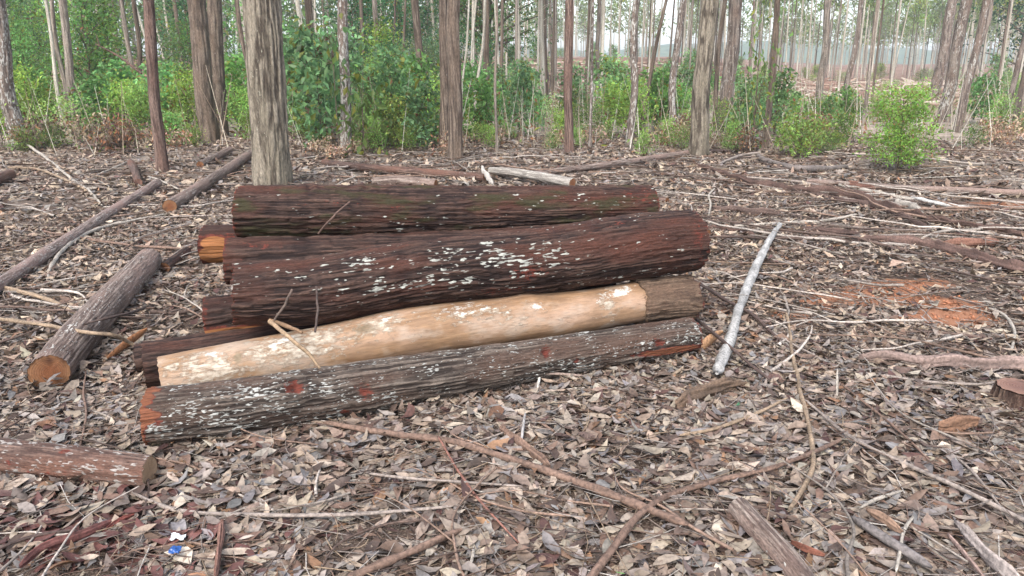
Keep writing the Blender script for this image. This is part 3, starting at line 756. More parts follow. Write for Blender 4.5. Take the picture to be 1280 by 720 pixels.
stick('wood_splinter', 'white splinter of wood standing behind the topmost log', [(617, 233, 4), (608, 222, 5, .05), (602, 210, 3, .12)], (.36, .33, .30), 'splinter', 'wood splinters', 10, .0, .5)
stick('wood_splinter', 'orange splinter of wood left of the pile', [(132, 450, 3, .0), (160, 432, 5, .03), (186, 412, 3, .08)], (.19, .085, .038), 'splinter', 'wood splinters', 10, .01, .35)
stick('wood_splinter', 'pale splinter lying in leaves below the front log', [(650, 556, 3), (654, 535, 3.5, .02), (657, 517, 2, .03)], (.30, .28, .265), 'splinter', 'wood splinters', 8, .02, .5)
stick('wood_splinter', 'brown splinter of wood beside the right end of the front log', [(872, 440, 6), (888, 430, 7), (902, 418, 4)], (.30, .17, .09), 'splinter', 'wood splinters', 10, .015, .6)
stick('rotten_wood', 'crumbling chunk of rotten wood in leaves right of the front log', [(838, 512, 6), (865, 502, 11), (905, 492, 10), (935, 484, 6)], (.10, .066, .045), 'wood chunk', None, 40, .004, .7, .9, fl=3, ftm=1.5, wob=.5)
BARKS = [
 ('long dark bark strip sweeping across the right side', [(868, 208, 3), (920, 224, 4), (980, 238, 5.5), (1050, 246, 6), (1110, 262, 6), (1170, 278, 5), (1230, 288, 5), (1300, 300, 5)], (.075, .045, .036)),
 ('second dark bark strip curving below the long one', [(1074, 303, 4), (1110, 304, 7), (1160, 312, 8), (1200, 322, 7), (1300, 346, 7)], (.09, .055, .045)),
 ('short dark strip of bark right of the pile', [(892, 262, 3), (930, 266, 4), (975, 270, 4)], (.09, .06, .05)),
 ('dark bark strip behind the white pole', [(1000, 288, 3), (1040, 292, 4), (1075, 294, 3)], (.08, .05, .042)),
 ('dark bark strip near the right end of the thick log', [(884, 285, 3), (920, 290, 4), (945, 296, 3)], (.085, .05, .04)),
 ('red brown piece of bark in the middle right', [(1176, 305, 3), (1210, 306, 5), (1245, 305, 4)], (.14, .07, .05)),
 ('fibrous pale slab of bark at the right edge', [(1078, 449, 4), (1130, 454, 8), (1200, 458, 8), (1310, 462, 8)], (.16, .115, .10)),
 ('shredded grey bark strips in the lower right corner', [(1196, 655, 4), (1215, 675, 9), (1240, 700, 10), (1275, 735, 10)], (.27, .23, .21)),
 ('thin pinkish bark strip beside the shredded ones', [(1186, 668, 2.5), (1210, 700, 4), (1235, 730, 4)], (.30, .21, .18)),
 ('brown rectangular piece of bark below the thick branch', [(622, 534, 4), (645, 553, 7), (685, 587, 7)], (.15, .095, .07)),
 ('flat square chip of brown bark on the right leaves', [(1178, 534, 12), (1198, 535, 14), (1222, 535, 12)], (.17, .095, .06)),
 ('dark red strip of bark in the lower left corner', [(20, 712, 4), (50, 690, 6), (105, 672, 6), (140, 655, 4)], (.10, .04, .035)),
 ('red strip of bark beside the blue scrap', [(130, 668, 3), (150, 655, 5), (168, 646, 4)], (.15, .045, .035)),
 ('red brown bark slab at the bottom left', [(270, 722, 8), (276, 690, 9), (280, 656, 7)], (.16, .085, .065)),
 ('dark shaded bark strip right of the big tree', [(1020, 246, 2.5), (1060, 254, 3.5), (1100, 262, 4), (1160, 285, 3)], (.07, .045, .038)),
 ('reddish fallen bark in front of the round bush', [(1058, 232, 3), (1075, 236, 4.5), (1094, 240, 3)], (.15, .075, .055)),
 ('curled tan bark strip in the right foreground', [(1085, 640, 3), (1105, 652, 6), (1130, 668, 4)], (.21, .135, .095)),
 ('red strip of bark by the pinkish branch section', [(988, 678, 2.5), (1006, 688, 4.5), (1030, 696, 3)], (.13, .05, .033)),
]
for lab, pts, c in BARKS:
    stick('bark_strip', lab, pts, c, 'bark', 'strips of fallen bark', 30, .018, .38, .75, fl=2.5, ftm=2.2, wob=.6)
# brushwood left by the felling: many thin branches nobody could name apart
def brushwood(n, px0, px1, py0, py1, seed, main_yaw, spread, Lr, rr, group, labels):
    rng = np.random.default_rng(seed)
    for i in range(n):
        g = ground(rng.uniform(px0, px1), rng.uniform(py0, py1))
        yaw = rng.normal(main_yaw, spread); L = rng.uniform(*Lr); r = rng.uniform(*rr); bend = rng.normal(0, .12) * L
        d, e = np.array([math.cos(yaw), math.sin(yaw)]), np.array([-math.sin(yaw), math.cos(yaw)])
        rows = []; lift1 = abs(rng.normal(0, .05)) * (L > .7)
        for t in np.linspace(-.5, .5, 5):
            p = g[:2] + d * L * t + e * bend * (4 * t * t - .5) + rng.normal(0, .02, 2) * L
            rows.append([p[0], p[1], float(terrain(*p)) + .028 + r + lift1 * (t + .5), r * (1.15 - .7 * (t + .5))])
        rows = np.array(rows); S = spline(rows, 24); s_ = np.linspace(0, L, 24)
        for k in range(3): S[:, k] += r * .9 * vnoise(s_ * 6, k * 5.1, 0, seed + i)
        nv = 6; loc = S[:, :3] - S[12, :3]
        V, q, SS, TH, rg = sweep(loc, S[:, 3], nv)
        k_ = int(rng.integers(0, len(labels))); col = np.array(labels[k_][1]) * rng.uniform(.8, 1.2)
        segs = []
        if L > .8 and rng.uniform() < .55:
            m_ = int(rng.integers(8, 18)); a2 = yaw + rng.choice([-1, 1]) * rng.uniform(.4, .9); L2 = L * rng.uniform(.2, .45)
            segs.append((loc[m_], loc[m_] + np.array([math.cos(a2) * L2, math.sin(a2) * L2, rng.uniform(0, .12)]), r * .6, r * .25))
        F_ = [q]
        if segs:
            bv, bq = branch_tubes(segs, 5); F_ = [np.vstack([q, bq + len(V)])]; V = np.vstack([V, bv])
        cc = np.clip(col[None] * (1 + .35 * vnoise(V[:, 0] * 7, V[:, 1] * 7, V[:, 2] * 7, seed + i))[:, None], .01, .8)
        tag(link('fallen_branch', build_mesh('fallen_branch', V, F_, col=cc), M['twig'], None, S[12, :3]), labels[k_][0], 'branch', group)
BR_R = [('thin dark branch in the brushwood tangle on the right', (.075, .05, .04)), ('thin brown branch in the brushwood tangle on the right', (.15, .10, .075)), ('thin grey branch in the brushwood tangle on the right', (.17, .145, .125)), ('thin pale branch in the brushwood tangle on the right', (.27, .235, .205))]
brushwood(46, 850, 1320, 196, 310, 401, math.radians(162), .6, (.6, 2.6), (.004, .015), 'brushwood tangle on the right', BR_R)
brushwood(28, 880, 1300, 300, 470, 402, math.radians(150), .8, (.4, 1.4), (.004, .010), 'brushwood tangle on the right', BR_R)
BR_B = [(a.replace('on the right', 'behind the pile'), c) for a, c in BR_R]
brushwood(26, 400, 860, 190, 228, 403, math.radians(5), .6, (.5, 2.0), (.005, .015), 'brushwood tangle behind the pile', BR_B)
BR_L = [(a.replace('tangle on the right', 'on the left of the pile'), c) for a, c in BR_R]
brushwood(34, -40, 300, 190, 440, 404, math.radians(40), .8, (.4, 1.6), (.004, .012), 'brushwood on the left of the pile', BR_L)
BR_F = [(a.replace('in the brushwood tangle on the right', 'lying over the foreground leaves'), c) for a, c in BR_R]
brushwood(42, 0, 1280, 480, 715, 405, math.radians(150), .8, (.2, .9), (.0025, .006), 'thin branches over the foreground leaves', BR_F)
# twigs resting on the pile itself
def pile_twig(label, pts, col, name='twig', cat='twig'):
    rows = []
    for (px, py, Y, r) in pts:
        P = at(px, py, Y); rows.append([*P, r / F * depth_of(P)])
    S = spline(np.array(rows), 26); s = np.linspace(0, 1, 26)
    S[:, 0] += .003 * vnoise(s * 6, 1, 0, 5); S[:, 2] += .003 * vnoise(s * 6, 4, 0, 8)
    loc = S[:, :3] - S[13, :3]
    V, q, SS, TH, rg = sweep(loc, S[:, 3], 8)
    cc = np.array(col) * (1 + .3 * vnoise(SS.ravel() * 20, 0, 0, 4))[:, None]
    tag(link(name, build_mesh(name, V, [q], col=cc), M['twig'], None, S[13, :3]), label, cat, 'twigs caught in the log pile')
pile_twig('bent twig lying across the peeled log', [(338, 402, 3.30, 2.8), (360, 420, 3.10, 2.6), (385, 442, 3.08, 2.4), (400, 460, 3.06, 1.6)], (.23, .16, .10))
pile_twig('flat brown sliver caught between dark log and peeled log', [(338, 400, 3.36, 2), (358, 407, 3.30, 2.8), (378, 416, 3.24, 1.5)], (.16, .10, .06))
pile_twig('upright dark twig against the thick dark log', [(396, 358, 3.35, 1.2), (397, 385, 3.28, 1.6), (394, 415, 3.2, 1.4)], (.05, .035, .03))
pile_twig('slanting dark twig on the thick dark log left part', [(366, 362, 3.37, 1.5), (355, 382, 3.31, 1.6), (343, 400, 3.28, 1.4)], (.07, .05, .04))
pile_twig('dark twig leaning across the topmost log', [(438, 252, 3.92, 1), (415, 272, 3.88, 1.4), (398, 292, 3.9, 1.2)], (.08, .05, .04))
pile_twig('short twig on the right part of the thick dark log', [(806, 313, 4.12, 1.6), (815, 321, 4.11, 2), (823, 330, 4.11, 1.2)], (.07, .04, .035))
pile_twig('thin stick leaning along the face of the front log', [(502, 449, 3.30, 1.5), (560, 459, 3.36, 1.9), (620, 464, 3.44, 2), (700, 467, 3.56, 1.9), (760, 474, 3.62, 1.6), (830, 488, 3.62, 1.3)], (.20, .15, .125))
pile_twig('grey upright twig in front of the front log', [(677, 450, 3.57, 1.2), (674, 470, 3.52, 1.8), (671, 496, 3.42, 1.2)], (.36, .34, .31))

# ------------------------------------------------------------------ leaf litter
PAL = np.array([(.30, .25, .195), (.26, .205, .155), (.225, .20, .175), (.175, .165, .16), (.14, .092, .066), (.085, .058, .045), (.075, .038, .032), (.20, .115, .065), (.35, .31, .25), (.16, .13, .11), (.205, .155, .12)]) * .86
PW = np.array([.17, .12, .15, .09, .13, .11, .035, .025, .04, .09, .10]); PW = PW / PW.sum()
def leaf_batch(n, x, y, z, L, stations, rng, tiltmax, wr=(.26, .48)):
    """n leaves as curved blades; stations inner cross sections (3 verts each) + 2 tips"""
    W = L * rng.uniform(*wr, n); k = rng.normal(0, .32, n); c1 = rng.normal(0, .48, n) * L; fold = rng.normal(0, .3, n); tw = rng.normal(0, .9, n)
    yaw = rng.uniform(0, 2 * np.pi, n); pit = rng.normal(0, tiltmax, n); rol = rng.normal(0, tiltmax * 1.25, n)
    ts = np.concatenate([[0], (np.arange(stations) + 1) / (stations + 1), [1]])
    P = []
    def pt(t, side):
        w = np.sin(np.pi * t ** .85) ** .75 * W * .5 * rng.uniform(.72, 1.22, n) if 0 < t < 1 else 0 * W
        X = (t - .5) * L; Y = side * w + k * L * ((t - .5) ** 2 - .1); Zc = c1 * (t - .5) ** 2 + abs(side) * np.abs(w) * fold
        a = tw * (t - .5); Yr = Y * np.cos(a) - Zc * np.sin(a) * .3; Zr = Zc + Y * np.sin(a) * .8
        return np.stack([X, Yr, Zr], 1)
    P.append(pt(0, 0))
    for t in ts[1:-1]:
        P += [pt(t, -1), pt(t, 0), pt(t, 1)]
    P.append(pt(1, 0))
    P = np.stack(P, 1)                                        # n, m, 3
    m = P.shape[1]
    cp, sp, cr, sr, cw, sw = np.cos(pit), np.sin(pit), np.cos(rol), np.sin(rol), np.cos(yaw), np.sin(yaw)
    X, Y, Z = P[..., 0], P[..., 1], P[..., 2]
    Y, Z = Y * cr[:, None] - Z * sr[:, None], Y * sr[:, None] + Z * cr[:, None]
    X, Z = X * cp[:, None] - Z * sp[:, None], X * sp[:, None] + Z * cp[:, None]
    X, Y = X * cw[:, None] - Y * sw[:, None], X * sw[:, None] + Y * cw[:, None]
    V = np.stack([X + x[:, None], Y + y[:, None], Z + z[:, None]], -1)
    tris, quads = [(0, 2, 1), (0, 3, 2)], []
    for s in range(stations - 1):
        b = 1 + 3 * s
        quads += [(b, b + 1, b + 4, b + 3), (b + 1, b + 2, b + 5, b + 4)]
    b = 1 + 3 * (stations - 1); e = m - 1
    tris += [(b, b + 1, e), (b + 1, b + 2, e)]
    off = (np.arange(n) * m)[:, None, None]
    T = (np.array(tris)[None] + off).reshape(-1, 3)
    Q = (np.array(quads)[None] + off).reshape(-1, 4) if quads else np.zeros((0, 4), int)
    ci = rng.choice(len(PAL), n, p=PW)
    c = PAL[ci] * np.array([1.0, .965, .965]) * (rng.uniform(.55, 1.3, (n, 1)) * (1 + .45 * smooth(3.5, 9, np.hypot(x, y)))[:, None] if False else rng.uniform(.62, 1.22, (n, 1))) * (1 + rng.normal(0, .018, (n, 3)))
    cv = np.repeat(c[:, None, :], m, 1)
    return V, T, Q, np.clip(cv, .01, .8)

def scatter(d0, d1, density, ang=1.02, rng=RNG):
    area = ang * (d1 * d1 - d0 * d0)
    n = int(area * density)
    d = np.sqrt(rng.uniform(d0 * d0, d1 * d1, n)); a = rng.uniform(-ang, ang, n)
    return d * np.sin(a), d * np.cos(a)

MAR = ground(70, 690)
batches = []
singles = []
for (d0, d1, dens, Lr, stn, hz, tilt) in ((.95, 3.3, 2400, (.04, .14), 3, .031, .17), (3.3, 4.6, 2300, (.04, .14), 2, .031, .17), (.95, 4.6, 4400, (.010, .040), 1, .028, .28), (4.6, 9.5, 1150, (.05, .14), 1, .040, .25), (4.6, 9.5, 750, (.03, .07), 1, .042, .35), (9.5, 19, 270, (.07, .18), 1, .05, .34)):
    x, y = scatter(d0, d1, dens)
    dens_n = vnoise(x * 2.2, y * 2.2, 0, 91)
    keep = RNG.uniform(0, 1, len(x)) < np.clip(.72 + .55 * dens_n, .25, 1) * (1 - .98 * red_amount(x, y))
    x, y = x[keep], y[keep]; n = len(x)
    z = terrain(x, y) + .004 + RNG.uniform(0, 1, n) ** 1.3 * hz * (1 + .5 * vnoise(x * 3, y * 3, 0, 92))
    L = Lr[0] + (Lr[1] - Lr[0]) * RNG.beta(1.6, 2.2, n)
    V, T, Q, c = leaf_batch(n, x, y, z, L, stn, RNG, tilt)
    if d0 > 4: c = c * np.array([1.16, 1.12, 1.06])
    mar = np.exp(-(((x - MAR[0]) / .55) ** 2 + ((y - MAR[1]) / .28) ** 2)) * .38 > RNG.uniform(0, 1, len(x))
    c[mar] = np.array((.085, .036, .030)) * RNG.uniform(.6, 1.4, (int(mar.sum()), 1, 1))
    if stn == 1 and Lr[1] < .08: c = c * .7                # crumbs are coloured darker
    if stn == 3:                                            # the leaves that show largest become separate objects
        dp = depth_of(np.stack([x, y, z], 1)); sx, sy = project(np.stack([x, y, z], 1))
        inside = (sx > 0) & (sx < 1280) & (sy > 0) & (sy < 720)
        score = np.where(inside & (z - terrain(x, y) > .016), L / dp, 0)
        top = np.argsort(-score)[:300]
        for i in top: singles.append((V[i], c[i], (x[i], y[i], z[i])))
        kp = np.ones(n, bool); kp[top] = False
        m = V.shape[1]
        V, T, Q, c = leaf_batch(0, x[:0], y[:0], z[:0], L[:0], stn, RNG, tilt) if False else (V[kp], T[:kp.sum() * 4], Q[:kp.sum() * 4], c[kp])
    batches.append((V, T, Q, c))
# leaves drifted against the foot of the logs
def drift(px0, py0, px1, py1, n, back=.0):
    a, b = ground(px0, py0), ground(px1, py1); t = RNG.uniform(0, 1, n)
    nrm = np.array([b[1] - a[1], -(b[0] - a[0])]); nrm /= np.linalg.norm(nrm)
    off = np.abs(RNG.normal(0, .05, n)) - .035
    x = a[0] + (b[0] - a[0]) * t + nrm[0] * off; y = a[1] + (b[1] - a[1]) * t + nrm[1] * off
    z = terrain(x, y) + .012 + RNG.uniform(0, 1, n) * np.clip(.075 - off * .6, .01, .09) * (.6 + .4 * vnoise(t * 14, 0, 0, 12))
    V, T, Q, c = leaf_batch(n, x, y, z, RNG.uniform(.04, .12, n), 2, RNG, .5)
    batches.append((V, T, Q, c))
drift(188, 556, 530, 508, 420); drift(530, 508, 872, 442, 380); drift(40, 492, 110, 470, 60); drift(75, 492, 200, 340, 110); drift(0, 597, 140, 610, 90)
Vs, Ts, Qs, Cs, o = [], [], [], [], 0
for V, T, Q, c in batches:
    nvv = V.shape[0] * V.shape[1]
    Vs.append(V.reshape(-1, 3)); Cs.append(c.reshape(-1, 3)); Ts.append(T + o); Qs.append(Q + o); o += nvv
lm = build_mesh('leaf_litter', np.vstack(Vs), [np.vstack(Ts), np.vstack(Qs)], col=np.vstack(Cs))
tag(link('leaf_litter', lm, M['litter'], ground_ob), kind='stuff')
lt, lq = np.array([(0, 2, 1), (0, 3, 2), (7, 8, 10), (8, 9, 10)]), np.array([(1, 2, 5, 4), (2, 3, 6, 5), (4, 5, 8, 7), (5, 6, 9, 8)])
for V, c, p in singles:
    me = build_mesh('leaf', V - np.array(p), [lt, lq], col=c)
    link('leaf', me, M['litter'], ground_ob, p)

# clods of bare red soil
def soil_clods():
    rng = np.random.default_rng(8); Vs, Ts, Cs, o = [], [], [], 0
    base = np.array([(1, 0, 0), (0, 1, 0), (-1, 0, 0), (0, -1, 0), (0, 0, 1), (0, 0, -1)], float)
    tri = np.array([(0, 1, 4), (1, 2, 4), (2, 3, 4), (3, 0, 4), (1, 0, 5), (2, 1, 5), (3, 2, 5), (0, 3, 5)])
    for (c, a, b) in RED_XY:
        for _ in range(int(700 * min(a * b, .2)) + 25):
            x, y = c + rng.normal(0, .6, 2) * np.array([a, b]); r = rng.uniform(.004, .022) * rng.uniform(.4, 1)
            V = base * r * rng.uniform(.6, 1.3, (6, 1)) * np.array([1.2, 1.0, .7]); w = rng.uniform(0, 6.28)
            R_ = np.array([[math.cos(w), -math.sin(w), 0], [math.sin(w), math.cos(w), 0], [0, 0, 1]])
            Vs.append(V @ R_.T + np.array([x, y, float(terrain(x, y)) + r * .3])); Ts.append(tri + o); o += 6
            Cs.append(np.tile(np.array([(.27, .11, .055)]) * rng.uniform(.6, 1.25), (6, 1)))
    me = build_mesh('soil_clods', np.vstack(Vs), [np.vstack(Ts)], col=np.vstack(Cs))
    tag(link('soil_clods', me, M['litter'], ground_ob), kind='stuff')
soil_clods()

# fine twigs
def twig_litter():
    Vs, Ts, Cs, o = [], [], [], 0
    rng = np.random.default_rng(5)
    for (d0, d1, dens, Lr, rr) in ((1.0, 5.0, 170, (.05, .5), (.0007, .0028)), (5, 10, 50, (.15, .9), (.0012, .0045)), (10, 19, 8, (.4, 1.6), (.004, .012))):
        x, y = scatter(d0, d1, dens, rng=rng); n = len(x)
        yaw = rng.uniform(0, 2 * np.pi, n); L = rng.uniform(*Lr, n) ** 1.0; r = rng.uniform(*rr, n); ben = rng.normal(0, .12, n); til = rng.normal(0, .06, n)
        z0 = terrain(x, y) + rng.uniform(.012, .045, n)
        pal = np.array([C_GREY, C_BROWN, C_BROWN, C_DARK, C_TAN, (.30, .27, .24), (.18, .14, .115)])[rng.integers(0, 7, n)] * rng.uniform(.7, 1.2, (n, 1))
        ts = np.linspace(-.5, .5, 4)
        P = np.stack([np.stack([x + L * t * np.cos(yaw) - L * ben * (4 * t * t - .5) * np.sin(yaw), y + L * t * np.sin(yaw) + L * ben * (4 * t * t - .5) * np.cos(yaw), z0 + L * t * til], 1) for t in ts], 1)
        side = np.stack([-np.sin(yaw), np.cos(yaw), 0 * yaw], 1)
        for k, t in enumerate(ts):
            pass
        ring = [(side * math.cos(a) + np.array([0, 0, 1.0]) * math.sin(a)) for a in (0.3, 0.3 + 2.094, 0.3 + 4.189)]
        V = np.stack([P[:, k, :] + ring[j] * (r * (1.15 - .5 * k / 3))[:, None] for k in range(4) for j in range(3)], 1)
        f = []
        for k in range(3):
            for j in range(3):
                f.append((k * 3 + j, k * 3 + (j + 1) % 3, k * 3 + 3 + (j + 1) % 3, k * 3 + 3 + j))
        Ts.append((np.array(f)[None] + (np.arange(n) * 12)[:, None, None] + o).reshape(-1, 4)); o += n * 12
        Vs.append(V.reshape(-1, 3)); Cs.append(np.repeat(pal, 12, 0))
    me = build_mesh('twig_litter', np.vstack(Vs), [np.vstack(Ts)], col=np.vstack(Cs))
    tag(link('twig_litter', me, M['twig'], ground_ob), kind='stuff')
twig_litter()

# small finds among the leaves
def crumpled(name, label, px, py, w, h, col, lift, cat, mat, seed):
    g = ground(px, py, lift); sc = depth_of(g) / F
    n = 9; u = np.linspace(-.5, .5, n); U, Vv = np.meshgrid(u, u, indexing='ij')
    Z = .35 * w * sc * (fbm(U * 3, Vv * 3, 0, seed, 3)) + .4 * h * sc * Vv
    P = np.stack([U * w * sc, Vv * h * sc * 1.6, Z], -1).reshape(-1, 3)
    i = np.arange(n - 1)[:, None] * n; j = np.arange(n - 1)[None, :]
    q = np.stack([i + j, i + n + j, i + n + j + 1, i + j + 1], -1).reshape(-1, 4)
    me = build_mesh(name, P, [q], col=np.repeat(np.array([col]), len(P), 0))
    o = link(name, me, mat, None, g); so = o.modifiers.new('thickness', 'SOLIDIFY'); so.thickness = .0012
    return tag(o, label, cat)
M['plastic'] = col_mat('thin_plastic', .3, 30, .1, .1, spec=.5)
crumpled('plastic_scrap', 'small crumpled blue plastic scrap in the lower left leaves', 219, 687, 13, 7, (.012, .06, .22), .058, 'scrap', M['plastic'], 4)
crumpled('paper_scrap', 'small white scrap just above the blue plastic', 222, 671, 18, 5, (.60, .62, .64), .05, 'scrap', M['plastic'], 9)
def single_leaf(label, px, py, L, yaw, col, pit=.15):
    g = ground(px, py, .045)
    rng = np.random.default_rng(int(px))
    V, T, Q, c = leaf_batch(1, np.zeros(1), np.zeros(1), np.zeros(1), np.array([L]), 3, rng, .05, (.16, .2))
    me = build_mesh('fallen_leaf', V[0], [lt, lq], col=np.repeat(np.array([col]), 11, 0))
    o = link('fallen_leaf', me, M['litter'], None, g); o.rotation_euler = (0, pit, yaw)
    return tag(o, label, 'leaf')
single_leaf('narrow green leaf in the litter right of the front log', 921, 507, .10, 2.2, (.035, .13, .06), .3)
single_leaf('tiny bright green leaf at the bottom edge', 775, 716, .03, .6, (.08, .25, .05))

# ------------------------------------------------------------------ trees
def leaf_quads(C, D, L, W, col, rng, fold=.25):
    n = len(C)
    D = D / (np.linalg.norm(D, axis=1)[:, None] + 1e-9)
    s = np.cross(D, rng.normal(0, 1, (n, 3)) + np.array([0, 0, 1.2])); s /= np.linalg.norm(s, axis=1)[:, None] + 1e-9
    nr = np.cross(s, D)
    mid = C + D * (L * .45)[:, None]
    V = np.stack([C, mid + s * (W * .5)[:, None] + nr * (W * fold)[:, None], C + D * L[:, None] - nr * (L * .1)[:, None], mid - s * (W * .5)[:, None] + nr * (W * fold)[:, None]], 1)
    o = (np.arange(n) * 4)[:, None]
    T = np.concatenate([o + np.array([[0, 1, 2]]), o + np.array([[0, 2, 3]])], 1).reshape(-1, 3)
    return V.reshape(-1, 3), T, np.repeat(col, 4, 0)

def leaf_cols(n, base, rng, spread=.35, yellow=.08, brown=.0):
    c = np.array(base)[None] * rng.uniform(1 - spread, 1 + spread, (n, 1)) * (1 + rng.normal(0, .06, (n, 3)))
    yl = rng.uniform(0, 1, n) < yellow
    c[yl] = np.array((.22, .24, .05)) * rng.uniform(.7, 1.2, (yl.sum(), 1))
    br = rng.uniform(0, 1, n) < brown
    c[br] = np.array((.20, .10, .05)) * rng.uniform(.6, 1.3, (br.sum(), 1))
    return np.clip(c, .005, .7)

def crown_geom(rng, h0, h1, rad, n_br, n_leaf, leafL, base, lw=.42, droop=.2, trunk_r=.03, upward=.5, clump=.34, yellow=.08, brown=0.0, lean=lambda z: np.zeros(2), top_taper=.6):
    segs, cent, cdir = [], [], []
    for i in range(n_br):
        t = (i + rng.uniform(0, 1)) / n_br
        z = h0 + (h1 - h0) * t
        a = i * 2.4 + rng.uniform(-.6, .6)
        r = rad * (1 - top_taper * t ** 1.3) * rng.uniform(.55, 1.1)
        o2 = lean(z)
        p0 = np.array([o2[0], o2[1], z]); p1 = p0 + np.array([math.cos(a) * r, math.sin(a) * r, r * upward * rng.uniform(.4, 1.4)])
        segs.append((p0, p1, trunk_r * .45 * (1 - .6 * t), trunk_r * .08))
        for f in (.45, .72, 1.0):
            cent.append(p0 + (p1 - p0) * f + rng.normal(0, .08 * rad, 3)); cdir.append((p1 - p0))
    cent, cdir = np.array(cent), np.array(cdir); n_leaf = int(n_leaf * .8)
    k = rng.integers(0, len(cent), n_leaf)
    C = cent[k] + rng.normal(0, 1, (n_leaf, 3)) * (clump * rad * np.array([.55, .55, .4]))
    D = rng.normal(0, 1, (n_leaf, 3)) + cdir[k] / (np.linalg.norm(cdir[k], axis=1)[:, None] + 1e-9) * .5 + np.array([0, 0, -droop])
    L = leafL * rng.uniform(.6, 1.3, n_leaf); W = L * lw * rng.uniform(.7, 1.2, n_leaf)
    tone = (1 + .28 * rng.normal(0, 1, len(cent)))[k][:, None]
    V, T, c = leaf_quads(C, D, L, W, np.clip(leaf_cols(n_leaf, base, rng, .3, yellow, brown) * np.clip(tone, .5, 1.6), .005, .6), rng)
    return segs, V, T, c

def trunk_mesh(name, S, nu, nv, amp, ft, seed, lich, segs=(), fl=3.0, flare=.0, mask_extra=None):
    """S rows x,y,z,r (control), local; limbs joined in"""
    P = spline(np.asarray(S, float), nu)
    if flare: P[:, 3] *= 1 + flare * np.exp(-P[:, 2].clip(0) / .22)
    V, q, SS, TH, rg = sweep(P[:, :3], P[:, 3], nv, amp, fl, ft, seed, lump=P[:, 3].mean() * .06)
    if flare:
        n3 = vnoise(np.cos(TH) * 2.2, np.sin(TH) * 2.2, 0, seed + 4).ravel() * np.exp(-V[:, 2].clip(0) / .18)
        V[:, :2] += (V[:, :2] - np.repeat(P[:, :2], nv, 0)) * (.25 * n3)[:, None]
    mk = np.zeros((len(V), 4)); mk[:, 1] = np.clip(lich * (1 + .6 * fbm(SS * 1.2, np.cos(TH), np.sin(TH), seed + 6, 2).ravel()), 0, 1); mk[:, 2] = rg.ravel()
    F_ = [q]
    if segs:
        bv, bq = branch_tubes(segs); F_ = [np.vstack([q, bq + len(V)])]
        mk = np.vstack([mk, np.tile(np.array([[0, lich * .5, .5, 0]]), (len(bv), 1))]); V = np.vstack([V, bv])
    return build_mesh(name, V, F_, mask=mk)

# shared crowns for trunks whose heads are far above the picture
G_Y, G_M, G_D, G_B, G_P = (.215, .36, .085), (.15, .31, .095), (.055, .165, .06), (.16, .29, .12), (.27, .42, .13)
def high_crown(seed, n=260):
    rng = np.random.default_rng(seed)
    segs, V, T, c = crown_geom(rng, 8.0, 15.5, 1.9, 14, n, .30, (.075, .125, .045), .35, .5, .07, .7, .42)
    bv, bq = branch_tubes(segs, 4)
    return build_mesh('crown', V, [T], col=c), (bv, bq)
HC = [high_crown(200 + i) for i in range(4)]

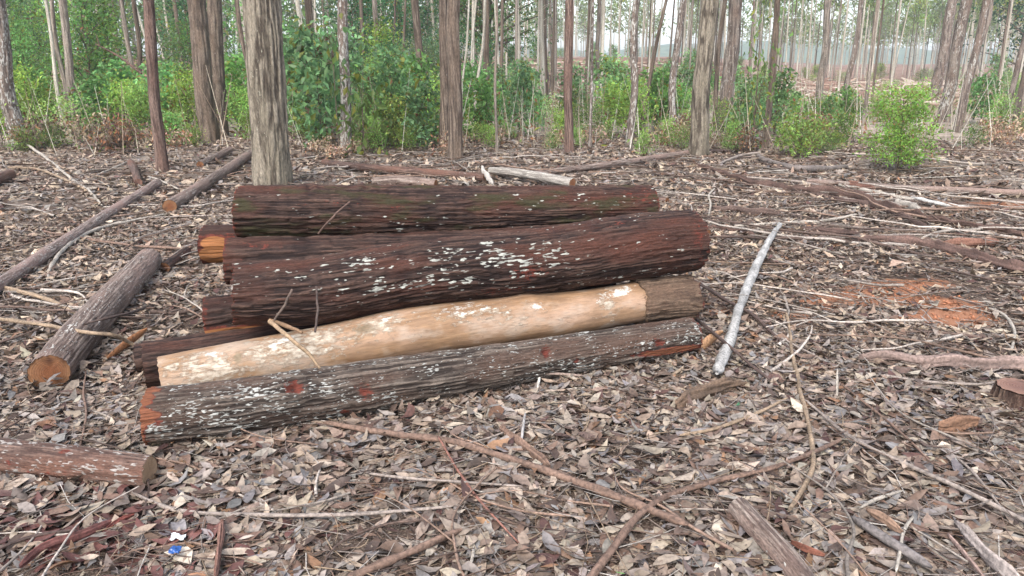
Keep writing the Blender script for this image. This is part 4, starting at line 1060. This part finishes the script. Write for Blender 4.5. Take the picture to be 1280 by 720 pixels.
TREES = [
 # base px,py ; width px ; x of the trunk where it leaves the top (or y given) ; material ; label ; lichen
 (341, 234, 45, 328, 0, 'tr_tan', 'thick tan tree trunk standing right behind the log pile', .45, 1),
 (203, 214, 13.5, 186, 0, 'tr_red', 'slender reddish trunk at the left with a bare broken side branch', .25, 1),
 (24, 184, 20, -6, 0, 'tr_mott', 'leaning mottled tree trunk at the left edge', .9, 1),
 (262, 178, 23, 247, 0, 'tr_brown', 'straight brown trunk, the front one of the twin trees at left', .3, 1),
 (275, 170, 19, 268, 0, 'tr_brown', 'trunk behind the twin front trunk with a pale forked limb', .3, 1),
 (392, 150, 10, 386, 0, 'tr_brown', 'reddish brown trunk just right of the thick tan one', .2, 1),
 (388, 152, 7, 367, 0, 'tr_pale', 'thin pale leaning stem crossing beside the reddish brown trunk', .2, 0),
 (433, 190, 13, 429, 0, 'tr_mott', 'white blotched trunk with hanging green leaves above the brown log', 1.0, 1),
 (476, 135, 7, 468, 0, 'tr_grey', 'thin grey trunk right of the white blotched one', .5, 0),
 (497, 132, 4, 494, 0, 'tr_brown', 'thin brown sapling, left of a close pair', .2, 0),
 (502, 133, 4, 506, 0, 'tr_brown', 'thin brown sapling, right of a close pair', .2, 0),
 (535, 172, 10, 518, 0, 'tr_brown', 'leaning brown trunk just left of the double trunk', .4, 1),
 (555, 190, 12, 555, 0, 'tr_brown', 'left trunk of the double tree behind the pile', .35, 1),
 (569, 202, 17, 571, 0, 'tr_brown', 'right and darker trunk of the double tree behind the pile', .12, 1),
 (608, 162, 6, 609, 0, 'tr_brown', 'thin dark trunk in front of the dark green tree', .2, 0),
 (592, 168, 4, 605, 10, 'tr_pale', 'thin leaning white sapling beside the double trunk', .1, 0),
 (577, 165, 3, 584, 20, 'tr_pale', 'thin straight white sapling nearest the double trunk', .1, 0),
 (583, 160, 3, 592, 20, 'tr_pale', 'thin white sapling between two others in the clearing', .1, 0),
 (621, 108, 3.6, 619, 0, 'tr_grey', 'thin trunk left of the slope in mid distance', .3, 0),
 (681, 122, 7, 682, 0, 'tr_grey', 'grey trunk at mid distance left of the reddish centre tree', .5, 0),
 (688, 120, 5, 689, 0, 'tr_grey', 'second grey trunk touching the one left of the reddish centre tree', .5, 0),
 (711, 191, 11, 712, 0, 'tr_red', 'reddish trunk standing alone in the centre', .35, 1),
 (737, 188, 4, 741, 70, 'tr_mott', 'thin speckled sapling right of the reddish centre trunk', .8, 0),
 (744, 130, 6, 745, 0, 'tr_grey', 'greenish trunk behind the speckled sapling', .3, 0),
 (786, 184, 9, 800, 0, 'tr_mott', 'crooked mottled trunk right of centre', .9, 1),
 (800, 168, 5, 829, 0, 'tr_brown', 'dark slanting stem crossing the crooked mottled trunk', .3, 0),
 (840, 174, 9, 854, 0, 'tr_mott', 'slim leaning trunk left of the big grey-tan tree', .8, 1),
 (873, 196, 22, 886, 0, 'tr_tan', 'big grey-tan tree at the right of the pole', .45, 1),
 (905, 165, 17, 919, 0, 'tr_mott', 'dark mottled trunk close right of the big grey-tan tree', .6, 1),
 (893, 160, 6, 907, 0, 'tr_brown', 'thin brown stem squeezed between two thicker right trunks', .2, 0),
 (956, 184, 8, 971, 0, 'tr_brown', 'slender dark trunk in front of the low right shrubs', .3, 1),
 (937, 118, 4, 943, 0, 'tr_mott', 'thin trunk far behind the low right shrubs', .6, 0),
 (1021, 143, 9, 1041, 0, 'tr_grey', 'leaning grey trunk left of the round bush', .55, 1),
 (1053, 152, 7, 1078, 0, 'tr_mott', 'thin leaning trunk between the grey one and round bush', .6, 0),
 (1079, 158, 5, 1100, 0, 'tr_grey', 'thin stem directly left of the round bush', .4, 0),
 (1164, 128, 13, 1193, 0, 'tr_mott', 'mottled leaning trunk right of the round bush, leftmost of three', .7, 1),
 (1178, 152, 14, 1209, 0, 'tr_mott', 'mottled leaning trunk in the middle of three at right', .75, 1),
 (1196, 166, 10, 1232, 0, 'tr_mott', 'mottled leaning trunk on the right of three', .7, 1),
 (1214, 118, 7, 1236, 0, 'tr_grey', 'pale grey trunk beyond the three leaning trunks', .4, 0),
 (1250, 160, 7, 1281, 60, 'tr_mott', 'thin leaning trunk near the right edge', .5, 0),
 (1268, 168, 12, 1305, 0, 'tr_mott', 'dark mottled trunk at the right edge', .5, 1),
 (97, 166, 10, 76, 0, 'tr_grey', 'grey forest trunk right of the leftmost tree, nearer of two', .4, 0),
 (88, 163, 6, 66, 0, 'tr_grey', 'grey forest trunk right of the leftmost tree, farther of two', .4, 0),
 (126, 142, 7, 103, 0, 'tr_brown', 'slim brown trunk in the left green thicket', .3, 0),
 (81, 170, 5, 66, 60, 'tr_pale', 'pale thin stem in the left thicket', .3, 0),
 (175, 154, 6, 152, 0, 'tr_grey', 'grey stem behind the slender reddish trunk, left one', .4, 0),
 (184, 154, 6, 168, 20, 'tr_brown', 'brown stem behind the slender reddish trunk, right one', .3, 0),
 (223, 132, 3.4, 208, 10, 'tr_pale', 'thin white stem between the reddish trunk and twin trees, right one', .1, 0),
 (216, 134, 3, 198, 50, 'tr_pale', 'thin white stem between the reddish trunk and twin trees, left one', .1, 0),
 (212, 150, 4, 186, 60, 'tr_pale', 'leaning white stem just right of the reddish trunk', .1, 0),
 (244, 150, 4, 240, 40, 'tr_pale', 'thin white stem touching the twin trees', .2, 0),
 (30, 122, 5, 14, 30, 'tr_pale', 'pale bare stem in the leftmost thicket', .2, 0),
 (55, 128, 5, 38, 10, 'tr_pale', 'pale stem with bare twigs in the left thicket', .2, 0),
 (312, 110, 6, 300, 0, 'tr_brown', 'dark trunk in the shade left of the thick tan one', .2, 0),
]
def place_tree(t, idx):
    bx, by, w, tx, ty, mat, label, lich, big = t
    b = ground(bx, by)
    dep = depth_of(b); r = w / 2 / F * dep
    top = at(tx, ty, b[1] + .12 * RNG.normal())
    H = 15.5 * RNG.uniform(.9, 1.1) if w > 5 else 9.5 * RNG.uniform(.9, 1.1)
    sl = (top - b) / max(top[2] - b[2], .5)
    rng = np.random.default_rng(300 + idx)
    zs = [-.15, .35, 1.1, 2.2, 4, 7, H * .7, H]
    rows = []
    for z in zs:
        fade = min(1.0, 5.0 / max(z, 5.0)) if z > 5 else 1.0
        amp = (.12 * r if z < 1 else .2 * r) if w > 9 else .7 * r
        lx, ly = sl[0] * z * (.55 + .45 * fade), sl[1] * z * (.55 + .45 * fade)
        rows.append([lx + (rng.normal() * amp if z > .4 else 0), ly + rng.normal() * amp * .5 * (z > .4), z, r * max(.16, 1 - .82 * (max(z, 0) / H) ** 1.15)])
    root = empty('tree', b, label, 'tree', 'trees standing round the clearing')
    nu, nv, amp = (230, 160, .028) if w > 30 else ((140, 60, r * .12) if w > 15 else ((110, 36, r * .12) if w > 8 else (60, 12, r * .08)))
    segs = []
    if 'pale forked limb' in label: segs = [(np.array([0, -.04, 1.25]), np.array([-.22, .02, 4.5]), r * .55, r * .4)]
    if 'broken side branch' in label: segs = [(np.array([-.13, 0, 1.42]), np.array([-.72, -.05, 1.83]), .02, .008), (np.array([-.66, -.05, 1.80]), np.array([-.70, -.02, 1.97]), .008, .004)]
    bv_bq = HC[idx % 4]
    me = trunk_mesh('trunk', rows, nu, nv, amp, 30 if w > 30 else 5 / r, 500 + idx, lich, segs, fl=2.6, flare=.09 if w > 30 else (.2 if w > 9 else .1))
    tr = link('trunk', me, M[mat], root)
    sc = H / 15.5
    cr = link('crown', bv_bq[0], M['leafage'], root); cr['kind'] = 'stuff'
    cr.scale = (sc * .85, sc * .85, sc); cr.rotation_euler = (0, 0, idx * 1.7)
    z9 = rows[-2]; cr.location = (z9[0], z9[1], 0)
    return root
TREE_XY = []
for i, t in enumerate(TREES):
    r_ = place_tree(t, i); TREE_XY.append((r_.location.x, r_.location.y))
# leaves of a leafy side shoot on the white blotched trunk, hanging into view
rng = np.random.default_rng(77)
def hanging_leaves(label, px, py, spread, n, L, base, Y):
    c = at(px, py, Y); C = rng.normal(0, 1, (n, 3)) * np.array(spread)
    D = rng.normal(0, .6, (n, 3)) + np.array([0, 0, -1.1])
    V, T, cc = leaf_quads(C, D, L * rng.uniform(.7, 1.3, n), L * .45 * rng.uniform(.7, 1.2, n), leaf_cols(n, base, rng, .3, .15), rng)
    root = empty('leafy_sapling', (c[0], c[1], float(terrain(c[0], c[1]))), label, 'sapling', 'leafy saplings at the clearing edge')
    hz = c[2] - root.location.z
    fo = link('foliage', build_mesh('foliage', V + np.array([0, 0, hz]), [T], col=cc), M['leafage'], root); fo['kind'] = 'stuff'
    segs = [(np.array([.02, 0, -.05]), np.array([0, 0, hz + spread[2]]), .012, .004)] + [(np.array([0, 0, hz - spread[2] * .8]), C[i] * .9 + np.array([0, 0, hz]), .006, .002) for i in range(0, min(n, 24), 2)]
    bv, bq = branch_tubes(segs); mk = np.tile(np.array([[0, .2, .5, 0]]), (len(bv), 1))
    link('stem', build_mesh('stem', bv, [bq], mask=mk), M['tr_brown'], root)
hanging_leaves('sapling with large drooping leaves beside the white blotched trunk', 452, 140, (.28, .2, .45), 90, .20, (.10, .17, .05), 13.5)
hanging_leaves('sapling with broad light leaves left of the white blotched trunk', 415, 62, (.14, .15, .28), 40, .18, (.11, .2, .08), 13.8)
hanging_leaves('tall leafy sapling left of the slender dark right trunk', 946, 105, (.16, .2, .75), 150, .13, (.10, .17, .05), 14.5)

# ------------------------------------------------------------------ background plantation trees (shared meshes)
def far_tree(seed, mat, H, base, n_leaf=800, h0=6.4, crown_r=1.5):
    rng = np.random.default_rng(seed)
    root = empty('plantation_tree', (0, -500, 0), 'x', 'tree', 'thin plantation trees beyond the clearing')
    lx, ly = rng.normal(0, .25, 2)
    rows = [[0, 0, -.4, .095], [lx * .1, ly * .1, 2, .085], [lx * .5, ly * .5, 6, .07], [lx, ly, H * .75, .045], [lx * 1.3, ly * 1.3, H, .015]]
    def lean(z): return np.array([np.interp(z, [0, 6, H], [0, lx * .5, lx * 1.3]), np.interp(z, [0, 6, H], [0, ly * .5, ly * 1.3])])
    segs, V, T, c = crown_geom(rng, h0, H - .3, crown_r, 16, n_leaf, .44, base, .36, .6, .075, .6, .40, lean=lean)
    dead = [(np.array([*lean(z), z]), np.array([*lean(z), z]) + np.array([math.cos(a) * .8, math.sin(a) * .8, .25]), .016, .005) for z, a in zip(rng.uniform(2.5, h0, 5), rng.uniform(0, 6.3, 5))]
    link('trunk', trunk_mesh('trunk', rows, 18, 8, .006, 30, seed, .4, segs + dead), M[mat], root)
    cr = link('crown', build_mesh('crown', V, [T], col=c), M['leafage'], root); cr['kind'] = 'stuff'
    return root
FT = [far_tree(40, 'tr_pale', 15, (.19, .25, .09)), far_tree(41, 'tr_pale', 13.5, (.22, .28, .10)), far_tree(42, 'tr_pale', 16, (.15, .22, .07)), far_tree(43, 'tr_pale', 14.5, (.20, .26, .11)),
      far_tree(44, 'tr_grey', 14, (.18, .24, .09)), far_tree(45, 'tr_brown', 13, (.15, .24, .07))]
FL_LABEL = ['pale thin plantation trunk with feathery crown beyond the clearing', 'pale slim plantation trunk with light green crown in the distance', 'tall pale plantation trunk with a mid green crown in the distance',
            'pale straight plantation trunk among many in the distance', 'grey thin plantation trunk among many in the distance', 'brownish thin plantation trunk in the distance']
cnt = 0
used = [False] * 6
def put_far(px, dist, rng, thick=.8):
    global cnt
    x, y = (px - 640) / F * dist, dist
    k = int(rng.integers(0, 6)); s = rng.uniform(.85, 1.15)
    loc = (x, y, float(terrain(x, y)))
    if not used[k]:
        o = FT[k]; used[k] = True; o.location = loc; o.rotation_euler.z = rng.uniform(0, 6.28); o.scale = (s * thick, s * thick, s)
        o.rotation_euler.x = rng.normal(0, .02); o.rotation_euler.y = rng.normal(0, .02); o['label'] = FL_LABEL[k]
    else:
        dup(FT[k], loc, rng.uniform(0, 6.28), (s * thick, s * thick, s), FL_LABEL[k], None, rng.normal(0, .022), rng.normal(0, .022))
    cnt += 1
rng = np.random.default_rng(90)
for i in range(150): put_far(rng.uniform(840, 1420), rng.uniform(66, 130), rng, .72)
for i in range(64): put_far(rng.uniform(560, 900), rng.uniform(48, 120), rng)
for i in range(30): put_far(rng.uniform(740, 1300), rng.uniform(33, 62), rng, .62)
for i in range(26): put_far(rng.uniform(-120, 560), rng.uniform(26, 70), rng)
for i in range(22): put_far(rng.uniform(560, 760), rng.uniform(26, 50), rng, .6)
# the wood beyond reads as one mass
def far_wood():
    rng = np.random.default_rng(123)
    Vs, Ts, Cs, o = [], [], [], 0
    tv, tq, to = [], [], 0
    N = 420
    px = rng.uniform(-250, 1550, N)
    dist = np.where(px < 560, rng.uniform(70, 130, N), rng.uniform(125, 230, N))
    for i in range(N):
        x, y = (px[i] - 640) / F * dist[i], dist[i]; z = float(terrain(x, y)); H = rng.uniform(9, 14) if px[i] > 560 else rng.uniform(12, 17)
        n = 170 if px[i] > 560 else 150
        lo = .42 if px[i] > 560 else .1
        cz = z + H * (lo + (1 - lo) * rng.beta(1.6, 1.6, n)); rad = 1.9 * (1.15 - (cz - z) / H)
        C = np.stack([x + rng.normal(0, 1, n) * rad, y + rng.normal(0, 1, n) * rad, cz], 1)
        D = rng.normal(0, 1, (n, 3)) + np.array([0, 0, -.4]); L = rng.uniform(.4, .85, n)
        base = (.20, .27, .12) if px[i] > 560 else (.09, .16, .055)
        V, T, c = leaf_quads(C, D, L, L * .5, leaf_cols(n, base, rng, .4, .05), rng)
        Vs.append(V); Ts.append(T + o); Cs.append(c); o += len(V)
        S = spline(np.array([[x, y, z - .3, .13], [x + rng.normal() * .3, y, z + H, .03]]), 3)
        V, q, *_ = sweep(S[:, :3], S[:, 3], 5); V, q = V, q
        tv.append(V); tq.append(q + to); to += len(V)
    me = build_mesh('far_wood', np.vstack(Vs + tv), [np.vstack(Ts), np.vstack(tq) + o], col=np.vstack(Cs + [np.tile(np.array([[.42, .38, .31]]), (to, 1))]))
    tag(link('far_wood', me, M['leafage']), 'far plantation wood closing the view behind the clearing', 'wood', None, 'stuff')
far_wood()

# ------------------------------------------------------------------ understorey trees, shrubs, dead bracken (shared meshes)
def bushy(name, seed, h, rad, h0, n_br, n_leaf, L, base, label, cat, group, lw=.45, mat='leafage', stem='tr_brown', droop=.15, upward=.6, clump=.42, yellow=.1, brown=.02, top_taper=.5, stem_r=.02, nstem=1):
    rng = np.random.default_rng(seed)
    root = empty(name, (0, -400, 0), label, cat, group)
    segs, V, T, c = crown_geom(rng, h0, h, rad, n_br, n_leaf, L, base, lw, droop, stem_r * 2, upward, clump, yellow, brown, top_taper=top_taper)
    segs = segs + [(np.array([0, 0, -.1]), np.array([rng.normal(0, .04), rng.normal(0, .04), h * .97]), stem_r, stem_r * .3)]
    for _ in range(nstem - 1):
        a = rng.uniform(0, 6.28); segs.append((np.array([0, 0, -.05]), np.array([math.cos(a) * rad * .6, math.sin(a) * rad * .6, h * .7]), stem_r * .7, stem_r * .2))
    bv, bq = branch_tubes(segs, 5); mk = np.tile(np.array([[0, .3, .5, 0]]), (len(bv), 1))
    link('stem', build_mesh('stem', bv, [bq], mask=mk), M[stem], root)
    fo = link('foliage', build_mesh('foliage', V, [T], col=c), M[mat], root); fo['kind'] = 'stuff'
    root['used'] = 0
    return root
GU, GS, GD = 'young broadleaf trees in the thicket', 'green shrubs at the clearing edge', 'dead brown brush at the clearing edge'
UT = [bushy('young_tree', 60, 5.5, 1.5, .7, 26, 3000, .17, G_M, 'x', 'tree', GU, stem_r=.04, top_taper=.55),
      bushy('young_tree', 61, 4.6, 1.3, .5, 24, 2600, .16, G_D, 'x', 'tree', GU, stem_r=.035),
      bushy('young_tree', 62, 6.5, 1.6, 1.0, 28, 3200, .17, G_D, 'x', 'tree', GU, stem_r=.05),
      bushy('young_tree', 63, 4.2, 1.2, .5, 22, 2200, .16, G_Y, 'x', 'tree', GU, stem_r=.03),
      bushy('young_tree', 64, 5.0, 1.3, .8, 22, 1900, .17, (.13, .20, .10), 'x', 'tree', GU, stem_r=.035)]
UL = ['mid green young tree with dense leaves in the thicket', 'dark green young tree in the thicket', 'tall dark young tree rising at the back of the thicket', 'yellow green young tree in the thicket', 'pale bluish green young tree in the thicket']
SH = [bushy('shrub', 70, 1.25, .55, .1, 18, 1500, .085, G_Y, 'x', 'shrub', GS, nstem=5, stem_r=.008),
      bushy('shrub', 71, 1.5, .6, .1, 20, 1000, .13, G_M, 'x', 'shrub', GS, lw=.6, nstem=5, stem_r=.009),
      bushy('shrub', 72, 1.0, .6, .05, 16, 1200, .08, (.14, .24, .06), 'x', 'shrub', GS, nstem=5, stem_r=.008),
      bushy('shrub', 73, 1.9, .6, .2, 22, 1100, .14, G_B, 'x', 'shrub', GS, lw=.55, nstem=4, stem_r=.01),
      bushy('shrub', 74, .8, .5, .03, 14, 900, .075, G_P, 'x', 'shrub', GS, nstem=5, stem_r=.006)]
SL = ['yellow green shrub at the edge of the clearing', 'mid green shrub at the edge of the clearing', 'bright green spreading shrub at the clearing edge', 'tall bluish green shrub behind the clearing edge', 'low light green shrub at the clearing edge']
DB = [bushy('dead_brush', 80, .65, .5, .05, 16, 420, .12, (.135, .098, .072), 'x', 'brush', GD, mat='dead_leafage', nstem=6, droop=.9, brown=.3, yellow=0, stem_r=.006),
      bushy('dead_brush', 81, .5, .55, .03, 14, 380, .11, (.33, .25, .17), 'x', 'brush', GD, mat='dead_leafage', nstem=6, droop=.8, brown=.2, yellow=0, stem_r=.006)]
DL = ['rust brown withered brush at the clearing edge', 'pale tan withered brush at the clearing edge']
def put(protos, labels, k, x, y, s, rng, sz=None, label=None):
    p = protos[k]; sc = (s, s, s * (sz or 1)); loc = (x, y, float(terrain(x, y)) - .02); lab = label or labels[k]
    rz = rng.uniform(0, 6.28)
    if p['used'] == 0:
        p['used'] = 1; p.location = loc; p.rotation_euler = (0, 0, rz); p.scale = sc; p['label'] = lab; return p
    return dup(p, loc, rz, sc, lab)
rng = np.random.default_rng(17)
def clear_of_trees(x, y, m): return all((x - a) ** 2 + (y - b) ** 2 > m * m for a, b in TREE_XY)
def scat(protos, labels, n, px0, px1, d0, d1, ks, s0, s1, sz=None):
    for _ in range(n):
        for _t in range(8):
            d = math.sqrt(rng.uniform(d0 * d0, d1 * d1)); x = (rng.uniform(px0, px1) - 640) / F * d
            pxx = 640 + x / d * F
            if clear_of_trees(x, d, .45) and not (1055 < pxx < 1190 and d < 17.5): break
        put(protos, labels, int(rng.choice(ks)), x, d, rng.uniform(s0, s1), rng, sz)
scat(UT, UL, 24, -140, 300, 18.5, 30, [0, 1, 3, 4, 0, 3], .45, .85)
scat(UT, UL, 9, -200, 330, 30, 48, [0, 1, 2, 2, 4], .9, 1.4)
scat(UT, UL, 15, 290, 610, 22, 34, [1, 3, 0, 4], .4, .75)
scat(UT, UL, 7, 330, 640, 34, 52, [1, 2, 2, 0], .8, 1.25)
scat(SH, SL, 30, -60, 330, 16.2, 22, [0, 1, 2, 4, 0], .7, 1.25)
scat(SH, SL, 26, 350, 600, 14.3, 21, [0, 1, 2, 3, 4], .6, 1.15)
scat(SH, SL, 44, 570, 880, 16, 30, [0, 1, 2, 4, 2, 3], .45, .95)
scat(SH, SL, 20, 880, 1090, 15.5, 24, [0, 2, 4, 1, 3], .4, .75)
scat(SH, SL, 18, 1190, 1330, 18, 30, [0, 2, 1, 4], .5, .9)
scat(SH, SL, 26, 540, 1000, 28, 52, [0, 2, 3, 4, 4], .4, 1.0)
scat(SH, SL, 36, 330, 1330, 13.6, 17.5, [4, 0, 2], .28, .5)
scat(SH, SL, 12, -30, 330, 14.8, 17.0, [4, 2, 1], .3, .55)
scat(DB, DL, 9, 40, 330, 14.6, 17.0, [0, 0, 1], .5, .95)
scat(SH, SL, 60, 560, 1330, 38, 85, [0, 2, 4, 4, 3], .6, 1.3)
scat(DB, DL, 5, 380, 640, 12.8, 15.0, [0, 1, 0], .4, .8)
scat(DB, DL, 6, 600, 880, 14.3, 17, [0, 1], .45, .75)
scat(DB, DL, 7, 1170, 1330, 14, 20, [1, 1, 1], .5, .9)
scat(DB, DL, 10, 880, 1180, 14, 20, [0, 1], .4, .8)
# named, recognisable bushes
def one_bush(label, px, py, hpx, wpx, base, seed, L=.055, n=5200, name='bush'):
    g = ground(px, py); dep = depth_of(g); h, rad = hpx / F * dep, wpx / 2 / F * dep
    o = bushy(name, seed, h * .92, rad, h * .06, 34, n, L, base, label, 'bush', None, .45, nstem=7, stem_r=.008, top_taper=.25, clump=.31 if h > rad else .3, droop=0, upward=.45 if h > rad else .12, yellow=.22, brown=.03, mat='bush_leafage')
    o.location = g; del o['used']; TREE_XY.append((g[0], g[1]))
one_bush('rounded bright green bush standing by itself at the right', 1122, 216, 104, 80, (.20, .37, .07), 150, .042, 9500)
one_bush('small round deep green bush left of the bright bush', 1066, 152, 28, 26, (.08, .20, .07), 151, .08, 900)
one_bush('low bright green bush just right of the slender dark trunk', 1000, 196, 40, 74, (.19, .30, .07), 152, .07, 1800)
one_bush('yellow green bush left of the double trunk', 502, 186, 60, 62, (.20, .27, .07), 153, .07, 1800)
def dark_tree():
    g = np.array([at(612, 100, 40)[0], 40.0, 0]); g[2] = float(terrain(g[0], g[1]))
    o = bushy('broadleaf_tree', 155, 6.6, 2.9, 2.0, 34, 8000, .19, (.08, .18, .06), 'dark green spreading broadleaf tree behind the double trunk', 'tree', None, stem_r=.12, top_taper=.5)
    o.location = g; del o['used']
dark_tree()
def dark_tree_right():
    for px, d, s, lab in ((1262, 60, 1.15, 'dark green broadleaf tree far behind the right trunks'), (1330, 66, 1.3, 'dark green broadleaf tree farther out at the right edge')):
        x = (px - 640) / F * d
        o = bushy('broadleaf_tree', 156 + px, 7.5 * s, 3.2 * s, .8, 34, 3200, .34, (.022, .058, .03), lab, 'tree', None, stem_r=.12, top_taper=.4)
        o.location = (x, d, float(terrain(x, d))); del o['used']
dark_tree_right()
for protos in (UT, SH, DB):
    for p in protos: 
        if 'used' in p: del p['used']
for o in scene.objects:
    if 'used' in o: del o['used']

# a label of its own for every shrub, young tree and dead bush: where it stands
NEAR = {0: 'the thick tan tree', 1: 'the slender reddish tree', 2: 'the leaning leftmost tree', 3: 'the twin brown trees', 7: 'the white blotched tree', 13: 'the dark double tree', 21: 'the reddish centre tree',
        24: 'the crooked mottled tree', 27: 'the big grey-tan tree', 30: 'the slender dark tree', 32: 'the leaning grey tree', 35: 'the three leaning trunks', 40: 'the right edge tree'}
ORD = ['', 'second ', 'third ', 'fourth ', 'fifth ', 'sixth ', 'seventh ', 'eighth ', 'ninth ', 'tenth ', 'eleventh ', 'twelfth ']
def relabel():
    rows = {}
    for o in list(scene.objects):
        if o.get('group') not in (GU, GS, GD, 'thin plantation trees beyond the clearing'): continue
        p = np.array(o.location); px, _ = project(p + np.array([0, 0, .5 * o.scale.z]))
        best = min(NEAR, key=lambda i: abs(px - project(np.array([*TREE_XY[i], .6]))[0]))
        dx = px - project(np.array([*TREE_XY[best], .6]))[0]
        rel = (('behind' if p[1] > TREE_XY[best][1] else 'in front of') if abs(dx) < 16 else (('just ' if abs(dx) < 42 else '') + ('left of' if dx < 0 else 'right of')))
        kind = o['label'].split(' at the')[0].split(' in the')[0].split(' rising')[0].split(' behind')[0].split(' with')[0].split(' among')[0].split(' beyond')[0]
        rows.setdefault((kind, rel, NEAR[best]), []).append((float(p[1]), o))
    for (kind, rel, nm), lst in rows.items():
        lst.sort(key=lambda t: t[0])
        for i, (_, o) in enumerate(lst):
            o['label'] = f'{kind} {rel} {nm}' if len(lst) == 1 else (f'{ORD[i]}nearest {kind} {rel} {nm}' if i < 12 else f'far off {kind} {rel} {nm}')
relabel()

# low tangle between the shrubs
def undergrowth():
    rng = np.random.default_rng(31)
    n = 15000
    d = np.sqrt(rng.uniform(14.5 ** 2, 42 ** 2, n)); px = rng.uniform(-120, 1400, n); x = (px - 640) / F * d
    ok = (vnoise(x * .5, d * .5, 0, 44) > -.35) & ~((px > 1080) & (d < 16)) & ~((px > 850) & (d > 27))
    x, d = x[ok], d[ok]; n = len(x)
    H = .38 + .3 * vnoise(x * .4, d * .4, 0, 45)
    C = np.stack([x, d, terrain(x, d) + rng.uniform(0, 1, n) * H], 1)
    D = rng.normal(0, 1, (n, 3)) + np.array([0, 0, .3]); L = rng.uniform(.07, .18, n)
    c = leaf_cols(n, (.13, .20, .055), rng, .45, .12, .3)
    V, T, cc = leaf_quads(C, D, L, L * .42, c, rng)
    tag(link('undergrowth', build_mesh('undergrowth', V, [T], col=cc), M['leafage']), 'low green and brown tangle covering the ground between the shrubs', 'undergrowth', None, 'stuff')
    # pale dry grass stalks and twigs standing in the tangle
    m = 1500
    d = np.sqrt(rng.uniform(14 ** 2, 34 ** 2, m)); x = (rng.uniform(-60, 1330, m) - 640) / F * d; z = terrain(x, d)
    hh = rng.uniform(.3, 1.5, m); lx, ly = rng.normal(0, .22, m) * hh, rng.normal(0, .22, m) * hh; w = rng.uniform(.004, .011, m)
    V = np.stack([np.stack([x - w, d, z], 1), np.stack([x + w, d, z], 1), np.stack([x, d + w * 1.7, z], 1), np.stack([x + lx - w * .4, d + ly, z + hh], 1), np.stack([x + lx + w * .4, d + ly, z + hh], 1), np.stack([x + lx, d + ly + w * .6, z + hh], 1)], 1)
    f = np.array([(0, 1, 4, 3), (1, 2, 5, 4), (2, 0, 3, 5)])
    Q = (f[None] + (np.arange(m) * 6)[:, None, None]).reshape(-1, 4)
    c = np.repeat(np.array([(.36, .31, .24), (.24, .18, .13), (.45, .42, .36)])[rng.integers(0, 3, m)], 6, 0)
    tag(link('dry_stalks', build_mesh('dry_stalks', V.reshape(-1, 3), [Q], col=c), M['twig']), 'thin dry stalks and twigs standing among the shrubs', 'stalks', None, 'stuff')
undergrowth()
# slash heaps on the cleared ground further out
def slash():
    rng = np.random.default_rng(66); m = 900
    d = np.sqrt(rng.uniform(30 ** 2, 75 ** 2, m)); x = (rng.uniform(560, 1380, m) - 640) / F * d; z = terrain(x, d) + .08
    a = rng.uniform(0, 6.28, m); L = rng.uniform(.6, 3.0, m); w = rng.uniform(.025, .09, m)
    dx, dy = np.cos(a) * L / 2, np.sin(a) * L / 2; sx, sy = -np.sin(a) * w, np.cos(a) * w; tz = rng.normal(0, .15, m)
    V = np.stack([np.stack([x + e * dx + s * sx, d + e * dy + s * sy, z + e * tz + t * w * 1.6], 1) for e in (-1, 1) for (s, t) in ((-1, 0), (1, 0), (0, 1))], 1)
    f = np.array([(0, 1, 4, 3), (1, 2, 5, 4), (2, 0, 3, 5)])
    Q = (f[None] + (np.arange(m) * 6)[:, None, None]).reshape(-1, 4)
    c = np.repeat(np.array([(.30, .22, .17), (.20, .12, .09), (.40, .34, .28)])[rng.integers(0, 3, m)], 6, 0)
    tag(link('logging_slash', build_mesh('logging_slash', V.reshape(-1, 3), [Q], col=c), M['twig']), 'felled sticks scattered over the far cleared ground', 'slash', None, 'stuff')
slash()

# ------------------------------------------------------------------ haze
def haze():
    lo, hi = np.array([-740, -735, -4.0]), np.array([740, 745, 32.0])
    V = np.array([[x, y, z] for x in (lo[0], hi[0]) for y in (lo[1], hi[1]) for z in (lo[2], hi[2])])
    q = np.array([(0, 1, 3, 2), (4, 6, 7, 5), (0, 4, 5, 1), (2, 3, 7, 6), (0, 2, 6, 4), (1, 5, 7, 3)])
    m = Mat('haze'); v = m.n('ShaderNodeVolumePrincipled'); v.inputs['Density'].default_value = HAZE
    v.inputs['Color'].default_value = (.82, .92, 1.0, 1); v.inputs['Anisotropy'].default_value = .2
    o = m.n('ShaderNodeOutputMaterial'); m.t.links.new(v.outputs[0], o.inputs['Volume'])
    tag(link('haze', build_mesh('haze', V, [q], smooth_=False), m.m), kind='stuff')
HAZE = 0.0009
haze()
